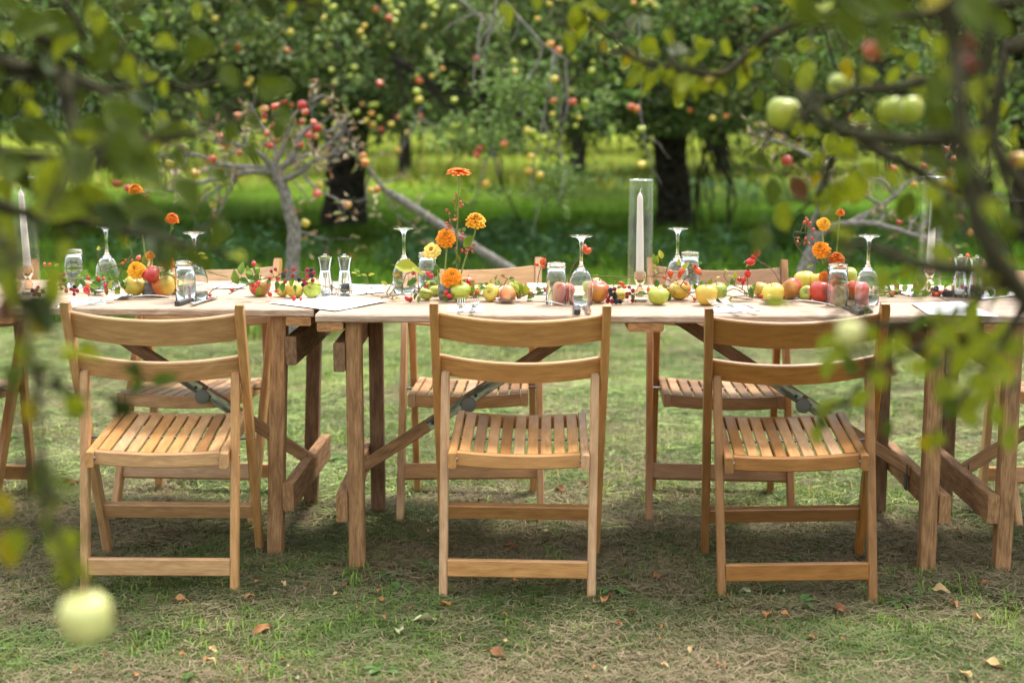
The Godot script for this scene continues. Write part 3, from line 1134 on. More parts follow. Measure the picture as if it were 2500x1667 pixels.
func make_orchard() -> void:
	var green := [leaf_cluster(14, 0.075, 0.34, Color(0.065, 0.135, 0.03), Color(0.22, 0.30, 0.085)), leaf_cluster(11, 0.07, 0.3, Color(0.075, 0.135, 0.04), Color(0.26, 0.31, 0.11))]
	M.clusters = green
	var t1 := orchard_tree("thick dark apple tree trunk left of the orange zinnias, low leafy crown", Vector3(-1.88, 0, -16.6), 0.225, 1.25, 5.2, 1.36, 4.6, 5200, 1.0, 110, green, Vector3(0.08, 0, 0))
	var t2 := orchard_tree("thick dark apple tree right of the tall middle candle, with knobbly trunk", Vector3(1.83, 0, -16.7), 0.185, 1.2, 5.0, 1.28, 4.6, 5200, 1.0, 90, green, Vector3(-0.05, 0, 0))
	orchard_tree("dark apple tree at the far right behind the right candle", Vector3(5.1, 0, -14.5), 0.22, 1.2, 4.3, 1.05, 4.2, 3600, 1.0, 30, green)
	orchard_tree("leafy apple tree filling the upper left behind the blurred branches", Vector3(-5.6, 0, -15.6), 0.2, 1.2, 4.6, 1.3, 4.4, 4200, 1.0, 60, green)
	var k := 0
	for t in [[-2.26, -31.5, 0.13, 3.4], [1.25, -28.5, 0.15, 3.2], [4.24, -29.8, 0.14, 3.3], [5.75, -43.0, 0.17, 4.0], [-9.0, -33.0, 0.2, 4.0], [9.5, -32.0, 0.2, 4.0], [-5.6, -42.0, 0.17, 4.0], [0.2, -46.0, 0.17, 4.0]]:
		orchard_tree(["slim far trunk just right of the thick left trunk", "far trunk left of the tall middle candle", "leaning far trunk right of the thick right trunk", "palest farthest trunk beside the leaning far trunk", "far trunk at the left seen through the blurred leaves", "far apple tree behind the right foreground trunk", "far apple tree between the left trunks", "far apple tree in the middle of the back row"][k], Vector3(t[0], 0, t[1]), t[2], 1.7, t[3], 1.75, 5.2, 1000, 1.9, 0, green, Vector3(rnd(-0.2, 0.2) if k != 2 else -0.35, 0, 0))
		k += 1
	for k2 in 62:
		var x := rnd(430, 1900) if k2 % 3 else rnd(480, 930)
		var y := rnd(-30, 320)
		var tr := t1 if x < 1180 else t2
		for j in rng.randi_range(1, 4):
			hang_apple(tr, P(x + rnd(-32, 32) * j, y + rnd(-26, 26) * j, 11.6 + absf(x - 1180.0) * 0.0006 + rnd(-0.5, 0.4)) - tr.position, rnd(0.022, 0.031), M.small_apples[[0, 0, 0, 0, 1, 0, 1, 2][rng.randi_range(0, 7)] if rng.randf() < 0.9 else 3])
	# thin bare branches that hang into the gap between the two thick trunks
	var grey := Color(1.0, 0.95, 0.88)
	hanging(t2, [[1352, 120], [1344, 200], [1328, 279], [1316, 354], [1300, 420], [1312, 500]], 10.5, 0.014, 0.007, grey)
	hanging(t2, [[1380, 150], [1386, 239], [1380, 290], [1366, 357], [1378, 400], [1398, 425]], 10.2, 0.014, 0.007, grey)
	hanging(t1, [[1300, 170], [1259, 243], [1215, 320], [1187, 393], [1170, 450], [1151, 518]], 10.8, 0.017, 0.008, grey * 0.8)
	hanging(t1, [[1030, 255], [1020, 285], [1000, 330], [983, 361]], 11.0, 0.012, 0.007, Color(1.2, 0.85, 0.35))
	hanging(t1, [[1215, -30], [1210, 20], [1190, 103], [1165, 130]], 9.5, 0.016, 0.008, grey)
	hanging(t2, [[1215, -30], [1240, 15], [1294, 71], [1326, 107], [1390, 150]], 9.6, 0.018, 0.01, grey)
	hanging(t1, [[1100, -20], [1150, 20], [1200, 66]], 9.8, 0.014, 0.01, grey)
	hanging(t2, [[1560, 40], [1567, 200], [1563, 250], [1572, 330], [1588, 400]], 10.0, 0.009, 0.005, grey * 0.7)
	# little leafy tufts and apples on those branches
	for s in [[1300, 330, 0], [1325, 345, 0], [1296, 390, 1], [1318, 435, 1], [1290, 425, 2], [1160, 385, 4], [1170, 370, 3], [1190, 455, 2], [1232, 358, 3], [1568, 322, 0], [1568, 408, 1], [1284, 325, 1], [1400, 256, 4], [1352, 255, 4], [1540, 268, 4], [1555, 272, 3], [1362, 130, 3], [1345, 115, 2], [1110, 315, 0], [1150, 330, 0], [1014, 230, 0], [1025, 250, 1], [1355, 200, 1], [1428, 257, 0]]:
		hang_apple(t1 if s[0] < 1250 else t2, P(s[0], s[1] - 8, 10.4) - (t1 if s[0] < 1250 else t2).position, 0.03, M.small_apples[s[2]])
	for tr in [t1, t2]:
		var places := []
		var cols := PackedColorArray()
		for i in 260:
			var base := P([1310, 1190, 1130, 1330, 1250, 1400][i % 6] + rnd(-70, 70), rnd(190, 470), 10.6 + rnd(-0.3, 0.5))
			if noise.get_noise_2d(base.x * 160.0, base.y * 160.0) < 0.05:
				continue
			places.append(Transform3D(rbasis() * Basis.from_scale(Vector3.ONE * rnd(0.4, 0.7)), base - tr.position))
			var v := rnd(0.8, 1.4)
			cols.append(Color(v * 1.1, v, v))
		mass("hanging_leaves", green[0], M.crown, places, cols, tr)
	# the wood that closes the view
	var places := []
	var cols := PackedColorArray()
	for i in 5200:
		var x := rnd(-75, 75)
		var f := rng.randf()
		var z := -88.0 - rnd(0, 7) + absf(x) * 0.1
		var h := 9.0 + noise.get_noise_1d(x * 14.0) * 4.0
		places.append(Transform3D(rbasis() * Basis.from_scale(Vector3.ONE * rnd(4.5, 8.0)), Vector3(x, 0.3 + f * h, z)))
		var v := 0.75 + noise.get_noise_2d(x * 30.0, f * 120.0) * 0.6
		cols.append(Color(v * 0.95, v, v * 1.05))
	tag(mass("hedgerow", green[0], M.crown, places, cols), "dark far hedgerow closing the orchard along the horizon", "hedge", "", "stuff")


func bare_tree(label: String, trunk: Array, r0: float, limbs: Array, depth: float, apples: Array, wither: int) -> Node3D:
	var foot := P(trunk[0][0], trunk[0][1], depth)
	foot.y = 0.0
	var o := thing("small_apple_tree", label, "tree", foot)
	var pts := []
	for s in trunk:
		pts.append(P(s[0], s[1], depth) - foot)
	pts[0].y = -0.05
	var path := smooth_path(pts, 5)
	var mb := MB.new()
	mb.tube(path, taper(path.size(), r0, r0 * 0.72), 10, Color.WHITE, 0.1, 3.0)
	for k in 9:
		var i := rng.randi_range(3, path.size() - 2)
		mb.ball(path[i] + rvec() * r0 * 0.7, r0 * rnd(0.25, 0.5), 6)
	obj("trunk", mb.mesh(), M.bark_grey, o)
	var tips := []
	for l in limbs:
		var lp := []
		var dz: float = l[0]
		for j in range(2, l.size()):
			lp.append(P(l[j][0], l[j][1], depth + dz * float(j - 2) / (l.size() - 2)) - foot)
		var lpath := smooth_path(lp, 4)
		mb = MB.new()
		mb.tube(lpath, taper(lpath.size(), l[1] * 0.72, l[1] * 0.26), 7, Color.WHITE, 0.12, rnd(0, 9))
		for i in range(3, lpath.size()):
			if rng.randf() < 0.6:
				var dir := (lpath[i] - lpath[i - 1]).normalized()
				grow(mb, lpath[i], dir * 0.9 + rvec(), rnd(0.06, 0.22), l[1] * 0.2, 1, 0.0, tips, 3)
		obj("branch", mb.mesh(), M.bark_grey, o)
	for a in apples:
		var rr: float = a[2] * 0.95 * depth / FOCAL
		var at := P(a[0], a[1], depth + rnd(-0.15, 0.15)) - foot + Vector3(0, rr * 0.85, 0)
		hang_apple(o, at, rr, M.apples[a[3]][rng.randi_range(0, 2)])
	var places := []
	var cols := PackedColorArray()
	for i in wither:
		var t = tips[rng.randi_range(0, tips.size() - 1)]
		places.append(Transform3D(rbasis() * Basis.from_scale(Vector3.ONE * rnd(0.6, 1.1)), t[0]))
		cols.append([Color(0.40, 0.33, 0.20), Color(0.24, 0.27, 0.09), Color(0.46, 0.38, 0.26), Color(0.30, 0.18, 0.10)][rng.randi_range(0, 3)])
	var lf := MB.new()
	lf.leaf(Transform3D.IDENTITY, 0.052, 0.019, 0.6, 0.9, Color.WHITE, Color(0.9, 0.85, 0.8), 5, 0.12)
	mass("withered_leaves", lf.mesh(), M.dry, places, cols, o)
	return o


func make_small_trees() -> void:
	bare_tree("small leaning grey apple tree with red and orange apples, left behind the pepper mills", [[707, 822], [712, 700], [716, 600], [718, 560], [706, 520], [694, 470], [680, 435], [668, 410]], 0.041,
		[[0.3, 0.028, [668, 412], [610, 408], [540, 402], [490, 380], [440, 378], [380, 384]],
		[-0.3, 0.026, [664, 418], [600, 420], [540, 432], [470, 452], [430, 465], [395, 460]],
		[0.2, 0.016, [590, 424], [545, 452], [515, 472], [486, 496]], [-0.1, 0.016, [580, 428], [556, 470], [530, 525]],
		[-0.3, 0.026, [666, 414], [640, 382], [600, 362], [556, 345], [520, 350]],
		[0.3, 0.022, [668, 412], [672, 370], [660, 330], [632, 300], [610, 252]],
		[0.1, 0.028, [674, 420], [700, 396], [722, 366], [734, 330], [766, 306], [800, 322], [836, 300]],
		[-0.3, 0.026, [684, 440], [712, 432], [735, 418], [770, 392], [812, 372], [836, 330]],
		[0.4, 0.02, [690, 405], [735, 384], [780, 366], [815, 340], [836, 306]],
		[0.2, 0.02, [668, 410], [690, 360], [705, 300], [735, 262], [790, 232]],
		[-0.2, 0.012, [735, 418], [770, 460], [820, 485], [846, 504]], [0.3, 0.011, [718, 560], [750, 570], [800, 586]]], 8.3,
		[[648, 275, 12, 6], [673, 268, 12, 3], [737, 266, 13, 4], [746, 281, 10, 6], [580, 289, 10, 6], [666, 318, 9, 4], [550, 364, 13, 2], [540, 343, 11, 6], [745, 329, 10, 6], [757, 336, 9, 4], [773, 321, 11, 4], [512, 400, 13, 3], [473, 434, 13, 2], [412, 405, 12, 1], [675, 348, 10, 6], [663, 361, 9, 4], [582, 379, 10, 6], [655, 334, 10, 6], [764, 304, 8, 6], [734, 304, 8, 4], [643, 291, 9, 4], [773, 340, 9, 2], [537, 427, 10, 2], [771, 482, 12, 6], [779, 461, 11, 2], [739, 553, 12, 1], [845, 508, 12, 2], [288, 456, 12, 4], [307, 467, 11, 4], [735, 360, 8, 4], [648, 360, 8, 3], [585, 434, 9, 2], [520, 508, 9, 1]], 320)
	bare_tree("crooked grey apple tree with few apples behind the right apple pile", [[1938, 830], [1948, 740], [1962, 680], [1978, 630], [1990, 600], [1984, 570]], 0.052,
		[[-0.2, 0.022, [1986, 590], [1982, 550], [1998, 512], [2006, 454], [2012, 400], [2004, 360]],
		[-0.2, 0.033, [1984, 596], [2020, 560], [2068, 546], [2130, 545], [2190, 560], [2236, 574], [2300, 590]],
		[0.2, 0.022, [2068, 546], [2120, 520], [2187, 478], [2217, 446], [2270, 430], [2308, 438]],
		[0.3, 0.018, [2190, 480], [2160, 440], [2115, 430], [2090, 400]], [-0.2, 0.016, [2150, 500], [2110, 475], [2080, 460]],
		[0.1, 0.016, [2012, 400], [1960, 370], [1900, 345], [1880, 340]], [0.2, 0.016, [2012, 400], [2060, 370], [2090, 330]],
		[0.1, 0.018, [2270, 430], [2310, 380], [2330, 320]], [-0.1, 0.02, [2236, 574], [2290, 520], [2360, 500], [2440, 470]]], 8.3,
		[[1922, 404, 15, 4], [2175, 419, 12, 3], [2260, 413, 10, 4], [2333, 396, 10, 3], [2309, 506, 11, 3], [2348, 542, 11, 3], [2376, 575, 11, 2], [2231, 456, 9, 2], [2196, 548, 9, 4], [2282, 508, 9, 2], [2312, 370, 10, 3], [2315, 430, 9, 4], [2098, 463, 10, 2]], 260)
	# the grey leaning trunk that reaches in from the right behind the middle far chair
	bare_tree("slanting grey apple stem leaning left behind the tallest orange zinnia", [[1350, 735], [1290, 690], [1190, 623], [1090, 560], [1000, 500], [945, 468]], 0.033,
		[[-0.1, 0.02, [948, 470], [920, 440], [902, 412], [880, 390], [852, 370], [835, 352]], [0.1, 0.01, [930, 455], [945, 490], [975, 530], [1005, 548]], [0.1, 0.012, [925, 445], [960, 440], [985, 424]], [0.0, 0.012, [905, 420], [893, 460], [896, 490]]], 9.4,
		[[888, 389, 11, 2], [891, 406, 11, 2], [905, 472, 10, 2], [918, 470, 10, 3]], 70)


# ---------------------------------------------------------------- what stands on the tables
func glass_profile(kind: int) -> PackedVector2Array:
	if kind == 0:      # wine glass standing on its rim: up the inside of the bowl, round the rim, up the outside to the foot
		return PackedVector2Array([Vector2(0.0001, 0.1045), Vector2(0.008, 0.1025), Vector2(0.018, 0.096), Vector2(0.0275, 0.084), Vector2(0.0335, 0.068), Vector2(0.0358, 0.05), Vector2(0.035, 0.03), Vector2(0.0322, 0.002), Vector2(0.0326, 0.0), Vector2(0.0334, 0.0005), Vector2(0.0362, 0.03), Vector2(0.0371, 0.05), Vector2(0.0347, 0.069), Vector2(0.0287, 0.0855), Vector2(0.0195, 0.0982), Vector2(0.0105, 0.107), Vector2(0.006, 0.115), Vector2(0.0044, 0.127), Vector2(0.0041, 0.15), Vector2(0.0046, 0.172), Vector2(0.0062, 0.184), Vector2(0.0105, 0.191), Vector2(0.02, 0.195), Vector2(0.0345, 0.1978), Vector2(0.0368, 0.1985), Vector2(0.0368, 0.2), Vector2(0.033, 0.2005), Vector2(0.0001, 0.2)])
	if kind == 1:      # tumbler upside down with its thick bottom on top
		return PackedVector2Array([Vector2(0.0001, 0.105), Vector2(0.022, 0.105), Vector2(0.0262, 0.101), Vector2(0.0278, 0.06), Vector2(0.0295, 0.001), Vector2(0.03, 0.0), Vector2(0.0308, 0.001), Vector2(0.0292, 0.06), Vector2(0.028, 0.112), Vector2(0.0272, 0.118), Vector2(0.0245, 0.12), Vector2(0.02, 0.119), Vector2(0.0001, 0.1175)])
	if kind == 2:      # open cylinder round a candle
		return PackedVector2Array([Vector2(0.0342, 0.356), Vector2(0.0342, 0.0), Vector2(0.0368, 0.0), Vector2(0.0368, 0.356), Vector2(0.0362, 0.3575), Vector2(0.0348, 0.3575), Vector2(0.0342, 0.356)])
	if kind == 3:      # candle stick
		return PackedVector2Array([Vector2(0.0001, 0.066), Vector2(0.0098, 0.067), Vector2(0.0108, 0.09), Vector2(0.0125, 0.0905), Vector2(0.0168, 0.088), Vector2(0.0165, 0.07), Vector2(0.0135, 0.057), Vector2(0.0085, 0.05), Vector2(0.0075, 0.042), Vector2(0.012, 0.036), Vector2(0.0135, 0.03), Vector2(0.0105, 0.021), Vector2(0.014, 0.014), Vector2(0.024, 0.009), Vector2(0.0265, 0.003), Vector2(0.0262, 0.0), Vector2(0.0001, 0.0)])
	# mill body
	return PackedVector2Array([Vector2(0.0001, 0.007), Vector2(0.0205, 0.0075), Vector2(0.0218, 0.02), Vector2(0.0175, 0.05), Vector2(0.012, 0.074), Vector2(0.0145, 0.0765), Vector2(0.016, 0.0755), Vector2(0.0165, 0.072), Vector2(0.0205, 0.05), Vector2(0.0242, 0.022), Vector2(0.0247, 0.006), Vector2(0.0238, 0.0), Vector2(0.0001, 0.0)])


func lathe_mesh(prof: PackedVector2Array, segs := 28) -> ArrayMesh:
	var mb := MB.new()
	mb.lathe(prof, segs)
	return mb.mesh()


func reversed_profile(prof: PackedVector2Array) -> PackedVector2Array:
	var p := prof.duplicate()
	p.reverse()
	return p


func wine_glass(x: float, y: float, label: String, size := 1.0) -> void:
	var o := thing("wine_glass", label, "wine glass", T(x, y, 0.0005), rnd(0, 3), "upturned wine glasses")
	obj("glass", M.wine_mesh, M.glass, o, Transform3D(Basis.from_scale(Vector3.ONE * size), Vector3.ZERO))


func tumbler(x: float, y: float, label: String) -> void:
	var o := obj("tumbler", M.tumbler_mesh, M.glass, self, Transform3D(Basis(Vector3.UP, rnd(0, 3)), T(x, y, 0.0005)))
	tag(o, label, "glass", "upturned tumblers")


func candle_set(x: float, y: float, where: String, lean: float) -> void:
	var at := T(x, y, 0.0005)
	var g := obj("hurricane_glass", lathe_mesh(glass_profile(2), 40), M.pane, self, Transform3D(Basis(), at))
	var rim := lathe_mesh(PackedVector2Array([Vector2(0.0343, 0.3575), Vector2(0.0346, 0.3566), Vector2(0.0355, 0.3562), Vector2(0.0366, 0.3566), Vector2(0.0369, 0.3575), Vector2(0.0355, 0.3584), Vector2(0.0343, 0.3575)]), 36)
	obj("rim", rim, M.glass, g)
	obj("foot_rim", rim, M.glass, g, Transform3D(Basis(), Vector3(0, -0.3555, 0)))
	tag(g, "tall clear glass cylinder round the " + where + " candle", "candle glass", "glass cylinders round candles")
	var st := obj("candlestick", lathe_mesh(reversed_profile(glass_profile(3)), 24), M.amber_glass, self, Transform3D(Basis(), at))
	tag(st, "amber glass candlestick holding the " + where + " candle", "candlestick", "amber candlesticks")
	var c := thing("candle", "tapered ivory dinner candle, unlit, " + where + " of three", "candle", at + Vector3(0, 0.068, 0), 0.0, "ivory candles")
	c.rotation = Vector3(0, 0, lean)
	obj("wax", lathe_mesh(PackedVector2Array([Vector2(0.0001, 0), Vector2(0.0095, 0), Vector2(0.0118, 0.02), Vector2(0.0108, 0.1), Vector2(0.0085, 0.232), Vector2(0.0075, 0.241), Vector2(0.004, 0.249), Vector2(0.0015, 0.252), Vector2(0.0001, 0.2525)]), 20), M.wax, c)
	var mb := MB.new()
	mb.tube(PackedVector3Array([Vector3(0, 0.25, 0), Vector3(0.001, 0.258, 0), Vector3(0.003, 0.264, 0)]), PackedFloat32Array([0.0011, 0.001, 0.0007]), 5)
	obj("wick", mb.mesh(), M.wick, c)


func mill(x: float, y: float, label: String, pepper: bool) -> void:
	var o := thing("pepper_mill" if pepper else "salt_mill", label, "mill", T(x, y, 0.0005), 0.0)
	obj("body", lathe_mesh(glass_profile(4), 26), M.glass, o)
	var cup := PackedVector2Array([Vector2(0.0001, 0.0775), Vector2(0.0135, 0.0775), Vector2(0.0148, 0.081), Vector2(0.0165, 0.1), Vector2(0.0208, 0.118), Vector2(0.0205, 0.1205), Vector2(0.0001, 0.1215)])
	obj("cap", lathe_mesh(cup, 22), M.glass, o)
	obj("knob", lathe_mesh(PackedVector2Array([Vector2(0.0001, 0.1215), Vector2(0.0052, 0.1215), Vector2(0.0058, 0.124), Vector2(0.0052, 0.1275), Vector2(0.0001, 0.128)]), 14), M.steel, o)
	obj("grinder_rod", lathe_mesh(PackedVector2Array([Vector2(0.0001, 0.0085), Vector2(0.002, 0.0085), Vector2(0.002, 0.0735), Vector2(0.0001, 0.074)]), 8), M.steel, o)
	var mb := MB.new()
	if pepper:
		for i in 230:
			var h := rnd(0.011, 0.036)
			var rr := sqrt(rng.randf()) * lerpf(0.0188, 0.0165, (h - 0.011) / 0.025)
			var a := rnd(0, TAU)
			var v := rnd(0.012, 0.05)
			mb.ball(Vector3(cos(a) * rr, h, sin(a) * rr), rnd(0.0019, 0.0026), 5, Color(v * 1.2, v, v * 0.8))
		obj("peppercorns", mb.mesh(), M.twig, o).set_meta("kind", "stuff")
	else:
		mb.lathe(PackedVector2Array([Vector2(0.0001, 0.0085), Vector2(0.0198, 0.0088), Vector2(0.0204, 0.018), Vector2(0.012, 0.0225), Vector2(0.0001, 0.021)]), 20)
		obj("salt", mb.mesh(), M.paper, o)


func apple(x: float, y: float, rpx: float, kind: int, label: String, tilt := Vector3.ZERO, depth := 0.0) -> void:
	var at := T(x, y - rpx * 0.04)
	if depth > 0.0:
		at = P(x, y, depth)
	var r := rpx * 1.13 * -at.z / FOCAL
	var m: ArrayMesh = M.apples[kind][rng.randi_range(0, 2)]
	var b := Basis.from_euler(tilt) * Basis(Vector3.UP, rnd(0, TAU)) if tilt != Vector3.ZERO else Basis.from_euler(Vector3(rnd(-0.25, 0.25), rnd(-PI, PI), rnd(-0.25, 0.25)))
	# let it rest on its lowest point
	var low := 9.0
	var arr := m.surface_get_arrays(0)
	var vs: PackedVector3Array = arr[Mesh.ARRAY_VERTEX]
	for v in vs:
		if Vector2(v.x, v.z).length() > 0.15:
			low = minf(low, (b * v).y)
	var mid := b * Vector3(0, 0.8, 0)
	var o := obj("apple", m, M.apple, self, Transform3D(b * Basis.from_scale(Vector3.ONE * r), at + Vector3(-mid.x * r, -low * r, -mid.z * r)))
	tag(o, label, "apple", "apples laid along the tables")


func napkin(x: float, y: float, turn: float, label: String, sx := 0.1, sz := 0.125) -> void:
	var mb := MB.new()
	for k in 3:
		mb.beam(PackedVector3Array([Vector3(-sx / 2.0, 0.0011 + k * 0.0017, 0), Vector3(0, 0.0014 + k * 0.0019, 0), Vector3(sx / 2.0 - k * 0.0012, 0.0011 + k * 0.0017, 0)]), Vector3(0, 0, 1), sz - k * 0.0025, 0.0015, 0.0004)
	tag(obj("napkin", mb.mesh(), M.napkin, self, Transform3D(Basis(Vector3.UP, turn), T(x, y, 0.0004))), label, "napkin", "white paper napkins")


func fork_mesh() -> ArrayMesh:
	var mb := MB.new()
	var pts := PackedVector3Array()
	var sc := PackedFloat32Array()
	for i in 10:
		var t := i / 9.0
		pts.append(Vector3(0, 0.004 + 0.007 * sin(t * PI) , lerpf(0.1, -0.045, t)))
		sc.append(lerpf(1.0, 0.42, smoothstep(0.0, 0.5, t)) if t < 0.8 else lerpf(0.42, 1.35, (t - 0.8) / 0.2))
	mb.beam(pts, Vector3.RIGHT, 0.0165, 0.0024, 0.0007, Vector2.ZERO, sc)
	mb.beam(PackedVector3Array([Vector3(0, 0.004, -0.043), Vector3(0, 0.003, -0.052), Vector3(0, 0.0038, -0.06)]), Vector3.RIGHT, 0.0235, 0.0018, 0.0005)
	for k in 4:
		var x := (k - 1.5) * 0.0066
		mb.beam(PackedVector3Array([Vector3(x, 0.0038, -0.058), Vector3(x, 0.0062, -0.075), Vector3(x, 0.0105, -0.09), Vector3(x, 0.0165, -0.105)]), Vector3.RIGHT, 0.0034, 0.0018, 0.0005, Vector2.ZERO, PackedFloat32Array([1, 1, 0.9, 0.5]))
	return mb.mesh()


func spoon_mesh() -> ArrayMesh:
	var mb := MB.new()
	var pts := PackedVector3Array()
	var sc := PackedFloat32Array()
	for i in 10:
		var t := i / 9.0
		pts.append(Vector3(0, 0.003 + 0.011 * sin(t * PI * 0.85), lerpf(0.11, -0.04, t)))
		sc.append(lerpf(1.0, 0.36, smoothstep(0.0, 0.6, t)))
	mb.beam(pts, Vector3.RIGHT, 0.0155, 0.0023, 0.0007, Vector2.ZERO, sc)
	for side in 2:
		var rows := []
		for i in 9:
			var t := i / 8.0
			var w := 0.0215 * pow(sin(PI * clampf(pow(t, 0.85), 0.02, 0.985)), 0.6)
			var row := PackedVector3Array()
			for j in 7:
				var s := (j - 3) / 3.0
				row.append(Vector3(s * w, 0.0135 - side * 0.0012 - 0.0105 * (1.0 - s * s) * pow(sin(PI * clampf(t, 0.03, 0.97)), 0.7), -0.036 - t * 0.066))
			rows.append(row)
		mb.sheet(rows, [], Vector3.UP if side == 0 else Vector3.DOWN)
	return mb.mesh()


func knife(x0: float, y0: float, x1: float, y1: float, dark: bool, label: String) -> void:      # handle end and blade tip in the photograph
	var a := T(x0, y0)
	var b := T(x1, y1)
	var dir := (b - a).normalized()
	var length := 0.215 if dark else 0.195
	var o := thing("knife", label, "knife", a + Vector3(0, 0.001, 0), 0.0, "table knives")
	o.basis = Basis.looking_at(dir, Vector3.UP)
	var hm := MB.new()
	var pts := PackedVector3Array()
	var sc := PackedFloat32Array()
	for i in 7:
		var t := i / 6.0
		pts.append(Vector3(0, 0.007, -t * length * 0.46))
		sc.append([0.75, 1.0, 1.0, 0.9, 0.88, 0.95, 0.8][i])
	hm.beam(pts, Vector3.RIGHT, 0.021 if dark else 0.0155, 0.0135 if dark else 0.007, 0.0028, Vector2.ZERO, sc)
	obj("handle", hm.mesh(), M.knife_handle if dark else M.silver, o)
	var bm := MB.new()
	bm.beam(PackedVector3Array([Vector3(0, 0.007, -length * 0.455), Vector3(0, 0.006, -length * 0.6), Vector3(0.001, 0.005, -length * 0.85), Vector3(0.003, 0.004, -length)]), Vector3.RIGHT, 0.0195, 0.0016, 0.0005, Vector2.ZERO, PackedFloat32Array([0.7, 1.0, 1.0, 0.3]))
	obj("blade", bm.mesh(), M.silver, o)
	if dark:
		var rm := MB.new()
		for q in [0.25, 0.75]:
			rm.ball(Vector3(0, 0.0136, -length * 0.46 * q), 0.0022, 6, Color.WHITE, Vector3(1, 0.4, 1))
		obj("rivet", rm.mesh(), M.silver, o)


func cutlery(called: String, mesh: Mesh, x: float, y: float, turn: float, label: String, up := 0.0) -> void:
	tag(obj(called, mesh, M.silver, self, Transform3D(Basis(Vector3.UP, turn), T(x, y, up + 0.0006))), label, called, called + "s laid on the tables")


func sheet_of_paper(corners: Array, label: String, lift: float) -> void:
	var p := []
	for c in corners:
		p.append(T(c[0], c[1]))
	var mb := MB.new()
	for side in 2:
		var rows := []
		for i in 9:
			var row := PackedVector3Array()
			for j in 9:
				var u := i / 8.0
				var v := j / 8.0
				var a: Vector3 = (p[0] as Vector3).lerp(p[1], u)
				var b: Vector3 = (p[3] as Vector3).lerp(p[2], u)
				var q := a.lerp(b, v)
				q.y += 0.0012 + side * 0.0004 + lift * (pow(u, 3.0) * 0.6 + pow(v, 3.0) * 0.8 + pow(1.0 - u, 4.0) * 0.7) + 0.0006 * sin(u * 6.0 + v * 4.0)
				row.append(q)
			rows.append(row)
		mb.sheet(rows, [], Vector3.UP if side else Vector3.DOWN)
	tag(obj("paper_sheet", mb.mesh(), M.paper), label, "paper", "white paper sheets")


# sprigs: coordinates are read off four enlargements of the photograph
func Z(crop: int, x: float, y: float, depth: float, lowest := 0.004) -> Vector3:
	var o: Vector3 = [Vector3(0, 380, 3.675), Vector3(600, 380, 3.675), Vector3(1200, 380, 3.675), Vector3(1800, 380, 3.36)][crop - 1]
	var p := P(o.x + x / o.z, o.y + y / o.z, depth)
	p.y = maxf(p.y, TOP + lowest)
	return p


func fruit_mesh(kind: int) -> ArrayMesh:        # along +y from the stalk at the origin; about 1 long
	var mb := MB.new()
	if kind < 2 or kind == 4:
		var c: Color = [Color(0.50, 0.018, 0.012), Color(0.60, 0.06, 0.012), Color(), Color(), Color(0.42, 0.05, 0.025)][kind]
		var prof := PackedVector2Array([Vector2(0.0001, 0.0), Vector2(0.13, 0.02), Vector2(0.27, 0.16), Vector2(0.345, 0.38), Vector2(0.33, 0.58), Vector2(0.22, 0.8), Vector2(0.11, 0.91), Vector2(0.0001, 0.93)])
		mb.lathe(prof, 12)
		for i in mb.c.size():
			mb.c[i] = c.lerp(Color(c.r * 1.1, c.g * 2.5, c.b), clampf(0.5 + noise.get_noise_3d(mb.v[i].x * 200.0, mb.v[i].y * 200.0, mb.v[i].z * 200.0), 0, 1) * 0.4)
		for k in 5:
			var d := Vector3(cos(k * 1.257), 0, sin(k * 1.257))
			mb.tube(PackedVector3Array([Vector3(0, 0.9, 0) + d * 0.06, Vector3(0, 1.05, 0) + d * 0.13, Vector3(0, 1.16, 0) + d * 0.08]), PackedFloat32Array([0.045, 0.03, 0.01]), 4, Color(0.12, 0.07, 0.03))
	else:
		var c: Color = Color(0.30, 0.012, 0.02) if kind == 2 else Color(0.012, 0.009, 0.018)
		for i in 30:
			var f := (i + 0.5) / 30.0
			var th := i * 2.39996
			var yy := 1.0 - 2.0 * f
			var rr := sqrt(1.0 - yy * yy)
			var j := rnd(0.75, 1.3)
			mb.ball(Vector3(cos(th) * rr * 0.33, 0.45 + yy * 0.36, sin(th) * rr * 0.33), 0.135, 6, Color(c.r * j, c.g * j, c.b * j))
		for k in 5:
			var d := Vector3(cos(k * 1.257), -0.15, sin(k * 1.257))
			mb.leaf(Transform3D(Basis.looking_at(d, Vector3.UP) * Basis(Vector3.UP, PI / 2), Vector3(0, 0.04, 0)), 0.35, 0.14, 0.1, 0.2, Color(0.12, 0.15, 0.05), Color(0.12, 0.15, 0.05), 3, 0.0, 0.0)
	return mb.mesh()


